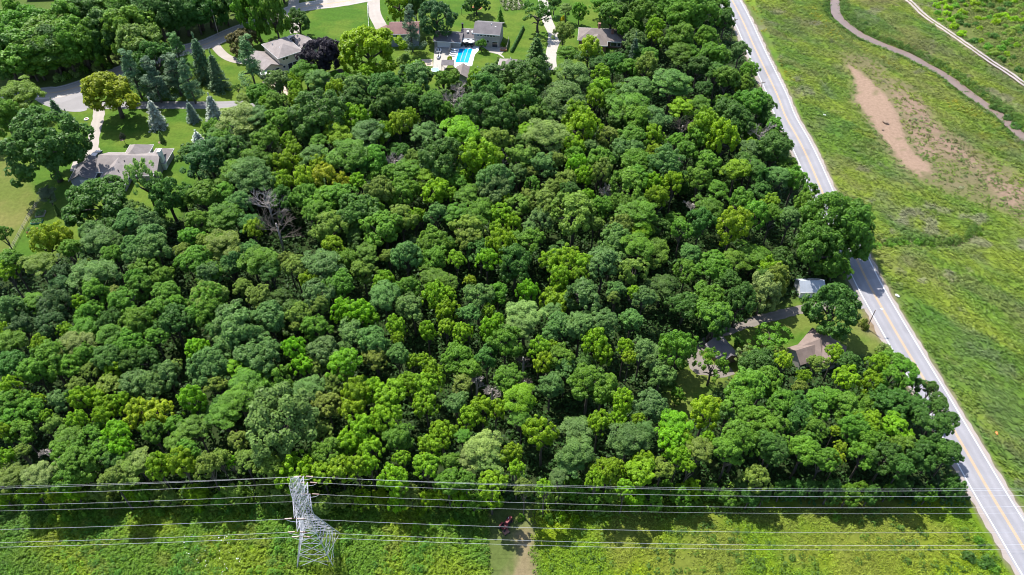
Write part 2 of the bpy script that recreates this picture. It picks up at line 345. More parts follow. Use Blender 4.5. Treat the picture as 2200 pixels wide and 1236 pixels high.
def frontcolor(x, y, r):
    a, b, d = fbm(x, y, 9, 41), fbm(x, y, 3, 42), fbm(x, y, 16, 43)
    cl = vary(col(.085, .165, .014), col(.14, .2, .012), sstep(.4, .62, a)); cl = vary(cl, col(.05, .125, .016), .8*sstep(.55, .7, d))
    cl = vary(cl, col(.15, .16, .03), .5*sstep(.6, .72, b))
    cr = vary(col(.115, .18, .014), col(.16, .21, .010), sstep(.4, .65, a)); cr = vary(cr, col(.155, .155, .045), .7*sstep(.5, .66, d))
    return vary(cl, cr, r)*col(1.26, 1.34, .95)
colr = vary(col(.07, .12, .02), col(.1, .14, .03), nA)
colr = vary(colr, fieldcolor(GX, GY), right)
stripe = .5+.5*np.sin((GX*.25+GY)*1.5)
lawn = vary(col(.052, .125, .014), col(.095, .155, .022), sstep(.35, .65, nA*.6+nB*.4)); lawn = lawn*(1+.10*(stripe[..., None]-.5))
nearlawn = vary(col(.06, .135, .014), col(.12, .155, .03), sstep(.4, .65, nA*.5+nB*.5))
colr = lay(colr, lawn*col(1.2, 1.12, 1.0), m_lawn)
colr = lay(colr, vary(col(.12, .155, .03), col(.175, .175, .05), sstep(.4, .65, nA)), m_pale)
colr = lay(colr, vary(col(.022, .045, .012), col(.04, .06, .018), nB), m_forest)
colr = lay(colr, nearlawn*1.15, m_farm)
front = frontcolor(GX, GY, m_fr/(m_fl+m_fr+1e-6))
colr = lay(colr, front*.8, np.clip(m_fl+m_fr, 0, 1))
colr = lay(colr, vary(col(.10, .135, .035), col(.155, .15, .06), sstep(.4, .62, nB)), m_mown)
colr = lay(colr, vary(col(.26, .2, .12), col(.2, .17, .09), nB), m_hay*sstep(.3, .5, fbm(GX*3, GY, 4, 44)+.1))
colr = lay(colr, vary(col(.13, .125, .055), col(.2, .15, .1), nB), m_silt*.85*right)
brk = sstep(.42, .52, fbm(GX, GY, 6, 51)+.08*(nB-.5)); 
mudcol = vary(col(.285, .195, .145), col(.325, .225, .165), nA)
colr = lay(colr, mudcol, np.clip(m_m1*sstep(.3, .4, fbm(GX, GY, 5, 52)+.02), 0, 1)*right)
colr = lay(colr, mudcol*.85, np.clip(blur(m_m2, 6)*(.55+.55*brk), 0, 1)*right)
colr = lay(colr, col(.13, .105, .07), (1-sstep(1.5, 2.6, d_creek+wob*.3)))
colr = lay(colr, col(.10, .085, .06), .8*(1-sstep(.3, .9, d_ditch+wob*.2)))
colr = lay(colr, vary(col(.09, .13, .02), col(.15, .16, .06), nB), m_scrub)
colr = lay(colr, col(.22, .18, .11), (1-sstep(2.0, 3.4, d_track+wob*.25))*.7)
colr = lay(colr, col(.2, .165, .12), (1-sstep(4.4, 5.3, d_road+wob*.35))*.8)
farmdirt = np.exp(-(np.hypot(GX-P(1880, 700)[0], GY-P(1880, 700)[1])/3.2)**2)
colr = lay(colr, col(.26, .18, .12), np.clip(farmdirt*1.3, 0, 1)*.8)
verts = np.stack([GX, GY, HZ], -1).reshape(-1, 3); COL = np.clip(colr*KW, .003, .9).reshape(-1, 3)
ny, nx = GX.shape
idx = np.arange(ny*nx).reshape(ny, nx)
quads = np.stack([idx[:-1, :-1], idx[:-1, 1:], idx[1:, 1:], idx[1:, :-1]], -1).reshape(-1, 4)
def fm(a): return ((a[:-1, :-1]+a[1:, 1:]+a[:-1, 1:]+a[1:, :-1])/4).ravel()
zone = np.zeros(len(quads), int)                     # 0 ground
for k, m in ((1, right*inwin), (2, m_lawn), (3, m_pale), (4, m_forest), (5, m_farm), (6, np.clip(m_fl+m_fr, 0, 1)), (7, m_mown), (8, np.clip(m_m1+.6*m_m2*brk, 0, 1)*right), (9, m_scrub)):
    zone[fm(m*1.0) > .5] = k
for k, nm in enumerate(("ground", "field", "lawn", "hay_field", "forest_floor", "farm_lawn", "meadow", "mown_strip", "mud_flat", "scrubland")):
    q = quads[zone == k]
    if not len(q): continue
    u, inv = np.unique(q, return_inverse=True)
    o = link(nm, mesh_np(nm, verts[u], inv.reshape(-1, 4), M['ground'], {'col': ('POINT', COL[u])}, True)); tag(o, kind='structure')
# ---------------------------------------------------------------- roads, lanes, drives
def normals2(pts):
    out = []
    for i in range(len(pts)):
        a, b = Vector((*pts[max(i-1, 0)], 0)), Vector((*pts[min(i+1, len(pts)-1)], 0)); d = (b-a).normalized(); out.append((-d.y, d.x))
    return out
def resample(pts, st):
    p = np.array(pts); s = np.concatenate([[0], np.cumsum(np.hypot(*np.diff(p, axis=0).T))]); q = np.arange(0, s[-1], st)
    return list(zip(np.interp(q, s, p[:, 0]), np.interp(q, s, p[:, 1])))
def ribbon(name, pts, offs, z, mat, track=None, st=2.0, jitter=0.0, crown=0.0, kind='structure', parent=None):
    """offs: offsets across (right negative); a sheet with a row of vertices at each"""
    pts = resample(pts, st); nn = normals2(pts); v, f, tr = [], [], []; k = len(offs)
    for i, ((x, y), (a, b)) in enumerate(zip(pts, nn)):
        for j, o in enumerate(offs):
            jj = (rnd.uniform(-1, 1)*jitter if j in (0, k-1) else 0)
            v.append((x+a*(o+jj), y+b*(o+jj), z+crown*(1-abs(o)/max(abs(offs[0]), .01)))); tr.append(track[j] if track else 0)
        if i:
            for j in range(k-1): f.append(((i-1)*k+j, (i-1)*k+j+1, i*k+j+1, i*k+j))
    o = link(name, mesh_np(name, v, f, mat, {'track': ('POINT', tr)}), None, parent)
    if kind: tag(o, kind=kind)
    return o
ribbon('road_shoulder', ROAD_C, [-4.5, -3.5, 3.5, 4.1], .0, M['shoulder'], jitter=.3, st=1.5)
ribbon('road', ROAD_C, [-3.5, -2.5, -1.7, -.9, 0, .9, 1.7, 2.5, 3.5], .03, M['asphalt'], [.1, .8, .15, .8, .3, .8, .15, .8, .1], jitter=.08)
for nm, o, w in (('edge_line', 3.12, .075), ('edge_line', -3.12, .075)):
    ribbon(nm, ROAD_C, [o-w, o+w], .042, M['white_line'])
for o in (.16, -.16): ribbon('centre_line', ROAD_C, [o-.055, o+.055], .042, M['yellow_line'])
def sheet(name, poly, z, mat, kind='structure'):
    me = bpy.data.meshes.new(name); bm = bmesh.new(); f = bm.faces.new([bm.verts.new((x, y, z)) for x, y in poly])
    if f.calc_area() and f.normal.z < 0: f.normal_flip()
    bm.normal_update(); bmesh.ops.triangulate(bm, faces=bm.faces); bm.normal_update()
    for f in bm.faces:
        if f.normal.z < 0: f.normal_flip()
    bm.to_mesh(me); bm.free(); o = link(name, me, mat); tag(o, kind=kind); return o
ribbon('side_road', LROAD_C, [-3.9, -2.9, -1.8, -.9, 0, .9, 1.8, 2.9, 3.9], .035, M['concrete'], [.2, .5, .1, .5, .2, .5, .1, .5, .2], jitter=.2)
for o in (.12, -.12): ribbon('centre_line', LROAD_C, [o-.05, o+.05], .047, M['yellow_line'])
for o in (3.2, -3.2): ribbon('edge_line', LROAD_C, [o-.06, o+.06], .047, M['white_line'])
sheet('road_apron', smooth_line(PALELANE+PALELANE[:1], 4)[:-1], .025, M['lane'])
ribbon('lane', LANE_C, [-2.1, -.8, 0, .8, 2.1], .02, M['lane'], [.2, .7, .2, .7, .2], jitter=.15)
ribbon('driveway', DRIVE1, [-1.7, -.7, 0, .7, 1.7], .03, M['concrete'], [.3, .7, .2, .7, .3], jitter=.15)
sheet('driveway', GP([(184, 318), (214, 318), (221, 336), (216, 372), (196, 372), (150, 368), (158, 345), (172, 335)]), .02, M['concrete'])
ribbon('driveway', DRIVE2, [-2.3, -.8, 0, .8, 2.3], .045, M['concrete'], [.1, .5, .1, .5, .1])
ribbon('driveway', DRIVE3, [-1.6, 0, 1.6], .05, M['concrete'], [.5, .1, .5])
ribbon('driveway', DRIVE4, [-1.9, 0, 1.9], .03, M['paving'], [.3, .1, .3])
sheet('driveway', GP([(1180, 62), (1205, 74), (1210, 84), (1196, 98), (1176, 92)]), .02, M['paving'])
ribbon('driveway', DRIVE5, [-1.35, -.6, 0, .6, 1.35], .03, M['gravel'], [.1, .8, .1, .8, .1], jitter=.3, st=1.2)
ribbon('driveway', DRIVE6, [-2, 0, 2], .05, M['concrete'])
sheet('road_apron', GP([(1838, 632), (1868, 662), (1846, 664), (1828, 655), (1826, 640)]), .02, M['lane'])
sheet('road_apron', GP([(1538, -40), (1560, -20), (1592, 78), (1572, 45), (1548, 16)]), .02, M['lane'])
sheet('farm_yard', GP([(1476, 768), (1500, 758), (1528, 784), (1560, 784), (1572, 794), (1556, 804), (1500, 806), (1482, 792)]), .015, M['gravel'])
# creek water and the two wheel tracks of the levee path
ribbon('creek_water', CREEK_C, [-1.75, -.6, .6, 1.75], -.62, M['creek'], jitter=.2)
for o in (.75, -.75): ribbon('gravel_track', TRACK_C, [o-.42, o+.42], .5, M['concrete'], [.2, .2], jitter=.12, st=1.0)
# ---------------------------------------------------------------- ground cover nobody could count
def leafquads(c, nrm, size, asp, rng, tang=None):
    n = len(c); nrm = nrm/np.linalg.norm(nrm, axis=1, keepdims=True)
    r = rng.normal(size=(n, 3)) if tang is None else tang
    u = r-nrm*np.sum(r*nrm, 1, keepdims=True); u /= np.linalg.norm(u, axis=1, keepdims=True)+1e-9; w = np.cross(nrm, u)
    s = np.asarray(size)[:, None]; a = np.asarray(asp)[:, None] if np.ndim(asp) else asp
    v = np.stack([c+u*s, c+w*s*a+nrm*s*.18, c-u*s, c-w*s*a+nrm*s*.18], 1).reshape(-1, 3)
    return v, np.arange(n*4).reshape(n, 4)
def scatter(poly, n, rng):
    p = np.array(poly); lo, hi = p.min(0), p.max(0); out = np.zeros((0, 2))
    while len(out) < n:
        q = rng.uniform(lo, hi, (n*2, 2)); q = q[inside(poly, q[:, 0], q[:, 1])]; out = np.concatenate([out, q])
    return out[:n]
def weeds(name, xy, h, nleaf, size, asp, colfn, rng, rad=.4, up=.9, tang=None, jit=.25, label=None):
    z = ground_z(xy[:, 0], xy[:, 1]); n = len(xy); h = h*rng.uniform(.6, 1.3, n)
    d = rng.normal(size=(n, nleaf, 3)); d[..., 2] = np.abs(d[..., 2]); d /= np.linalg.norm(d, axis=2, keepdims=True)
    c = np.stack([xy[:, 0], xy[:, 1], z], 1)[:, None, :] + d*np.stack([np.full(n, rad), np.full(n, rad), h], 1)[:, None, :]
    nr = d*(1, 1, .7)+(0, 0, up)+rng.normal(0, .3, d.shape)
    c = c.reshape(-1, 3); nr = nr.reshape(-1, 3); k = len(c)
    tg = None if tang is None else np.array(tang)+rng.normal(0, .25, (k, 3))
    v, f = leafquads(c, nr, size*rng.uniform(.6, 1.4, k), asp, rng, tg)
    base = np.repeat(KW*colfn(xy[:, 0], xy[:, 1])*rng.uniform(1-jit, 1+jit, (n, 1)), nleaf, 0)*rng.uniform(.8, 1.2, (k, 1))
    o = link(name, mesh_np(name, v, f, M['weed'], {'col': ('FACE', np.clip(base, .003, .8))})); tag(o, label, kind='stuff'); return o
rng = np.random.default_rng(77)
def along(pts, n, off, sd):
    p = np.array(resample(pts, 1.0)); nn = np.array(normals2([tuple(q) for q in p])); k = rng.integers(0, len(p), n)
    return p[k]+nn[k]*(off+rng.normal(0, sd, n))[:, None]+rng.normal(0, .5, (n, 2))
FL = GP([(-60, 1085), (300, 1078), (640, 1085), (1048, 1105), (1050, 1270), (-60, 1270)]); FRt = GP([(1152, 1108), (1600, 1095), (2070, 1085), (2190, 1270), (1158, 1270)])
# lush left half of the right-of-way
xy = scatter(FL, 11000, rng)
weeds('meadow_weeds', xy, .7, 15, .15, .62, lambda x, y: frontcolor(x, y, np.zeros_like(x)), rng, .38)
xy = scatter(FL, 900, rng); xy = xy[fbm(xy[:, 0], xy[:, 1], 7, 61) > .52]
weeds('tall_weeds', xy, 1.3, 40, .16, .6, lambda x, y: frontcolor(x, y, np.zeros_like(x))*col(.6, .85, 1.0), rng, .7)
xy = scatter(FRt, 8000, rng); xy = xy[fbm(xy[:, 0], xy[:, 1], 8, 62)+.35*rng.random(len(xy)) > .52]
weeds('meadow_weeds', xy, .34, 11, .13, .6, lambda x, y: frontcolor(x, y, np.ones_like(x))*col(1.05, 1.12, .8), rng, .4)
xy = scatter(FRt, 420, rng); xy = xy[fbm(xy[:, 0], xy[:, 1], 12, 63) > .5]
weeds('tall_weeds', xy, .8, 22, .18, .6, lambda x, y: vary(col(.05, .12, .015), col(.1, .18, .012), fbm(x, y, 4, 64)), rng, .6)
xy = scatter(GP([(400, 1150), (520, 1150), (520, 1236), (390, 1236)]), 34, rng)
weeds('white_flowers', xy, .95, 4, .1, .9, lambda x, y: np.tile(col(.7, .7, .66), (len(x), 1)), rng, .3)
xy = np.concatenate([along(GP([(1045, 1110), (1044, 1180), (1044, 1260)]), 60, 0, .3), along(GP([(1154, 1108), (1158, 1140), (1151, 1180), (1163, 1250)]), 70, 0, .3)])
weeds('edge_weeds', xy, .6, 14, .14, .6, lambda x, y: frontcolor(x, y, np.full_like(x, .5)), rng, .4)
# flood-combed field: long blades all lying down-stream
FIELD = GP([(1612, -30), (2230, -30), (2230, 1110), (2195, 1095), (2060, 870), (1925, 640), (1830, 480), (1700, 190)])
xy = scatter(FIELD, 30000, rng)
md = sum(inside(q, xy[:, 0], xy[:, 1]).astype(int) for q in (MUD1, SILT)); dc = linedist(CREEK_C, xy[:, 0], xy[:, 1]); dr = linedist(ROAD_C, xy[:, 0], xy[:, 1]); dt = linedist(TRACK_C, xy[:, 0], xy[:, 1])
sc_ = inside(SCRUB, xy[:, 0], xy[:, 1])
ok = ((md == 0) | ((md == 1) & (rng.random(len(xy)) < .3))) & (dc > 3.0) & (dr > 5.2) & (dt > 1.6) & (~sc_)
xy = xy[ok]
tall = fbm(xy[:, 0], xy[:, 1], 7, 66)
def fieldw(x, y): return fieldcolor(x, y)*rng.uniform(.9, 1.15, (len(x), 1))
weeds('field_grass', xy[tall < .52], .25, 4, .42, .3, fieldw, rng, .55, 1.6, (.57, -.82, 0), .14)
weeds('field_weeds', xy[tall >= .52], .55, 6, .34, .42, fieldw, rng, .6, 1.2, (.57, -.82, 0), .2)
# rank growth on the creek banks and ditch, goldenrod streaks
bank = np.concatenate([along(CREEK_C, 1100, 3.2, .8), along(CREEK_C, 800, -3.2, .8)])
weeds('bank_weeds', bank, .9, 14, .24, .5, lambda x, y: vary(col(.045, .12, .014), col(.1, .19, .018), fbm(x, y, 4, 67)), rng, .6)
bank = along(DITCH_C, 160, 1.3, .5)
weeds('ditch_weeds', bank, .8, 16, .24, .5, lambda x, y: vary(col(.05, .13, .014), col(.11, .19, .02), fbm(x, y, 4, 68)), rng, .6)
gold = np.concatenate([along(CREEK_C, 260, -9, 1.6), along(ROAD_C[:20], 80, 6.6, .7)]); gold = gold[fbm(gold[:, 0], gold[:, 1], 12, 69) > .5]
weeds('goldenrod', gold, .7, 10, .2, .6, lambda x, y: np.tile(col(.25, .23, .012), (len(x), 1)), rng, .45)
# undergrowth on the forest floor, with ragged edges
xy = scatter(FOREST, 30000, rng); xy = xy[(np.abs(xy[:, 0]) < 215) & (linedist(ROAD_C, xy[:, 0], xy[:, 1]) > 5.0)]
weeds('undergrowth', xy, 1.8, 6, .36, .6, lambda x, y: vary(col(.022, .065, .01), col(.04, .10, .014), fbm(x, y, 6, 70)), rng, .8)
ed = np.concatenate([along(GP([(-60, 1082), (300, 1085), (640, 1080), (1040, 1098)]), 260, 1.2, 1.4), along(GP([(1150, 1100), (1600, 1078)]), 140, .5, 1.2)])
weeds('undergrowth', ed, 1.6, 30, .24, .6, lambda x, y: vary(col(.08, .18, .014), col(.16, .26, .014), fbm(x, y, 4, 71)), rng, .9)
xy = scatter(GP([(2010, -30), (2230, -30), (2230, 175), (2120, 105)]), 2600, rng)
weeds('scrub_weeds', xy, .6, 8, .28, .5, lambda x, y: vary(col(.1, .18, .015), col(.2, .22, .06), fbm(x, y, 9, 72)), rng, .7)
# ---------------------------------------------------------------- trees: crown and trunk meshes shared by their copies
def dirs(n, rng):
    d = rng.normal(size=(n, 3)); return d/np.linalg.norm(d, axis=1, keepdims=True)
def build_crown(kind, seed):
    rng = np.random.default_rng(seed); L = []                 # lobes: centre, radii, leaf count, tint
    def add(c, r, n, t): L.append((np.array(c, float), np.array(r, float), int(n), t))
    size, asp, upb, jit, keep = .05, .62, .35, .55, -.25
    if kind == 'b':       # ordinary broad crown: uneven boughs, each a clump
        for d in dirs(33, rng):                                     # boughs, each breaking up into small leaf clumps
            d[2] = d[2] if d[2] > -.6 else -d[2]; k = rng.uniform(.45, .8); br = rng.uniform(.22, .36); tb = rng.random()
            for q in dirs(9, rng):
                if q @ d < -.35: q = -q
                r = rng.uniform(.08, .15); add((d*k+q*br*rng.uniform(.7, 1.05))*(1, 1, .8), (r, r, r*.9), 52*(r/.11)**2, .6*tb+.4*rng.random())
        size, upb = .04, .6
    elif kind == 'm':     # dense fine-textured dome
        for d in dirs(130, rng):
            d[2] = d[2] if d[2] > -.55 else -d[2]; k = rng.uniform(.6, .95); r = rng.uniform(.1, .18)
            add(d*(k, k, k*.85), (r, r, r*.9), 120, rng.random())
        size, jit, upb = .036, .5, .6
    elif kind == 'w':     # bright crown of separate upright tufts
        for d in dirs(115, rng):
            d[2] = d[2] if d[2] > -.6 else -d[2]; k = rng.uniform(.42, .95); r = rng.uniform(.09, .17)
            add(d*(k, k, k*.95)+(0, 0, rng.uniform(-.08, .1)), (r, r, r*1.25), 100*(r/.15)**2, rng.random())
        size, upb, keep = .042, .6, -.2
    elif kind == 'f':     # feathery, flat-sprayed crown
        for d in dirs(90, rng):
            d[2] = d[2] if d[2] > -.5 else -d[2]; k = rng.uniform(.42, .95); r = rng.uniform(.15, .29)
            add(d*(k, k, k*.72), (r, r, r*.42), 165*(r/.22)**2, rng.random())
        size, asp, upb, jit, keep = .036, .5, .8, .5, -.1
    elif kind == 's':     # open sparse crown with sky and road showing through
        for d in dirs(44, rng):
            d[2] = d[2] if d[2] > -.3 else -d[2]; k = rng.uniform(.35, 1.0); r = rng.uniform(.1, .18)
            add(d*(k, k, k*.75), (r, r, r*.7), 85, rng.random())
        size, keep = .04, -.5
    elif kind == 'c':     # spruce: drooping whorls on a cone, z from 0 to 1 in units of its height
        for lv in range(12):
            z = .05+.88*lv/12; rad = (1-z)**.8; nb = max(5, int(9*rad)+4); a0 = rng.uniform(0, 6.28)
            for k in range(nb):
                a = a0+6.283*k/nb+rng.uniform(-.25, .25); rr = rad*rng.uniform(.72, 1.12)
                for q in (.35, .62, .88):
                    add((math.cos(a)*rr*q, math.sin(a)*rr*q, z-.05*q+rng.uniform(-.012, .012)), (.13*rad+.05, .13*rad+.05, .022), 40 if q > .5 else 20, rng.random())
        add((0, 0, .95), (.06, .06, .07), 60, .6); size, asp, upb, jit, keep = .06, .35, .9, .5, -1.1
    elif kind == 'p':     # pine: ragged horizontal plates along a tall stem
        for lv in range(12):
            z = .16+.84*lv/12; rad = (1-.75*z)*rng.uniform(.75, 1.1)
            for k in range(6):
                a = rng.uniform(0, 6.28); rr = rad*rng.uniform(.35, 1.0)
                add((math.cos(a)*rr, math.sin(a)*rr, z+rng.uniform(-.03, .03)), (.3*rad+.1, .3*rad+.1, .035), 95, rng.random())
        size, asp, upb, jit, keep = .05, .4, .5, .6, -.3
    elif kind == 'h':     # small shrub
        for d in dirs(16, rng):
            d[2] = abs(d[2]); k = rng.uniform(.45, .75); r = rng.uniform(.25, .4); add(d*(k, k, k*.9), (r, r, r), 48, rng.random())
        size = .1
    V_, N_, S_, T_ = [], [], [], []
    if kind not in 'cph':      # no crown is round: let its outline wander
        f1, f2, f3 = rng.uniform(0, 6.28, 3); A1, A2 = rng.uniform(.06, .17), rng.uniform(.05, .12); off = rng.uniform(-.07, .07, 2)
        for c, r, n, t in L:
            a = math.atan2(c[1], c[0]); g = 1+A1*math.sin(2*a+f1)+A2*math.sin(3*a+f2)+.07*math.sin(5*a+f3); c[0] = c[0]*g+off[0]; c[1] = c[1]*g+off[1]; c[2] *= 1+.12*math.sin(a+f3)
    for c, r, n, t in L:
        d = dirs(int(n*1.7), rng); out = c-(0, 0, -.25) if kind not in 'cp' else np.array((c[0], c[1], .3)); out = out/(np.linalg.norm(out)+1e-6)
        d = d[d @ out > keep][:n]; k = rng.uniform(.62, 1.05, (len(d), 1))
        V_.append(c+d*r*k); nn = d/np.maximum(r/r.max(), .35)+(0, 0, upb)
        N_.append(nn/np.linalg.norm(nn, axis=1, keepdims=True)+rng.normal(0, jit*.55, d.shape)); S_.append(size*rng.uniform(.6, 1.35, len(d)))
        T_.append(np.clip(.5+(t-.5)*.55+rng.normal(0, .13, len(d)), 0, 1))
    v, f = leafquads(np.concatenate(V_), np.concatenate(N_), np.concatenate(S_), asp, rng)
    if kind in 'cp':       # keep needles their own size when the cone is stretched to its height
        cc = np.repeat(np.concatenate(V_), 4, 0); v[:, 2] = cc[:, 2]+(v[:, 2]-cc[:, 2])*.3
    soft = kind == 'f'
    return mesh_np({'c': 'needles', 'p': 'needles'}.get(kind, 'crown'), v, f, M['needle'] if kind in 'cp' else M['leaf_soft'] if soft else M['leaf'], {'tint': ('FACE', np.concatenate(T_))})
def build_trunk(kind, seed):   # x, y in crown radii, z: 0 at the ground, 1 at the crown's middle
    r = random.Random(seed); m = MB()
    if kind == 'c': m.tube([(0, 0, 0), (0, 0, .5), (0, 0, .97)], [.05, .035, .008], 6); return m.mesh("trunk", M['bark'], True)
    if kind == 'p':
        m.tube([(0, 0, 0), (.02, .01, .5), (0, 0, .98)], [.075, .05, .01], 6)
        for k in range(10):
            z = .25+.07*k; a = r.uniform(0, 6.28); q = .7*(1-.7*z); m.tube([(0, 0, z), (math.cos(a)*q, math.sin(a)*q, z+.02)], [.018, .008], 4)
        return m.mesh("trunk", M['bark'], True)
    m.tube([(0, 0, 0), (r.uniform(-.05, .05), r.uniform(-.05, .05), .4), (r.uniform(-.06, .06), r.uniform(-.06, .06), .75), (0, 0, 1.12)], [.085, .065, .05, .02], 7)
    for k in range(8):
        a = 6.28*k/8+r.uniform(-.4, .4); z0 = r.uniform(.5, .85); q = r.uniform(.45, .75)
        p1 = (math.cos(a)*q*.5, math.sin(a)*q*.5, z0+.16); p2 = (math.cos(a+.2)*q, math.sin(a+.2)*q, z0+r.uniform(.2, .38))
        m.tube([(0, 0, z0), p1, p2], [.04, .028, .01], 5)
    return m.mesh("trunk", M['bark'], True)
NV = {'b': 7, 'm': 3, 'w': 6, 'f': 5, 's': 2, 'c': 3, 'p': 2, 'h': 4}
CROWN = {k: [build_crown(k, 100*ord(k)+i) for i in range(n)] for k, n in NV.items()}
TRUNK = {k: [build_trunk(k, 7*ord(k)+i) for i in range(3)] for k in NV}
COLS = {'D': (.056, .142, .022), 'K': (.040, .100, .030), 'G': (.098, .225, .018), 'B': (.100, .205, .050), 'L': (.160, .300, .006), 'Y': (.235, .335, .010),
        'O': (.150, .232, .034), 'P': (.19, .29, .075), 'E': (.13, .32, .004), 'R': (.13, .125, .04), 'U': (.026, .022, .034), 'S': (.28, .345, .265), 'N': (.075, .145, .066)}
COLW = {'D': "dark", 'K': "blackish", 'G': "green", 'B': "bluish-green", 'L': "lime", 'Y': "yellow-green", 'O': "olive", 'P': "greyish", 'E': "vivid green", 'R': "brownish"}
FORMW = {'b': "broad", 'm': "dense domed", 'w': "tufted", 'f': "feathery", 's': "sparse"}
KIND = {'b': 'broadleaf_tree', 'm': 'broadleaf_tree', 'w': 'walnut_tree', 'f': 'locust_tree', 's': 'broadleaf_tree'}
TREES = []        # (x, y, R) for spacing
def make_tree(name, kind, colr, x, y, R, zc, sz=1.0, label=None, cat='tree', group=None, lean=0.0, base_z=0.0, trunk=True):
    """zc: height of the crown's middle; sz: crown height stretch. For c, p: R is the base radius and zc the full height"""
    e = empty(name, (x, y, base_z)); tag(e, label, cat, group)
    c = link('crown', rnd.choice(CROWN[kind]), None, e); a = rnd.uniform(0, 6.28)
    if kind in 'cp': c.scale = (R, R, zc); c.location = (0, 0, 0)
    elif kind == 'h': c.scale = (R, R, zc); c.location = (0, 0, 0)
    else: c.scale = (R*rnd.uniform(.93, 1.07), R*rnd.uniform(.93, 1.07), R*sz); c.location = (0, 0, zc); c.rotation_euler = (rnd.uniform(-.12, .12), rnd.uniform(-.12, .12), a)
    if kind in 'cph': c.rotation_euler = (0, 0, a)
    j = [rnd.uniform(.9, 1.1)*v for v in (colr[0]*1.14, colr[1]*1.1, colr[2])]; g = rnd.uniform(.9, 1.1); c.color = (j[0]*g, j[1]*g, j[2]*g, 1)
    if trunk and kind != 'h':
        t = link('trunk', rnd.choice(TRUNK[kind]), None, e); t.scale = (R, R, zc); t.rotation_euler = (0, 0, rnd.uniform(0, 6.28))
    TREES.append((x, y, R)); return e
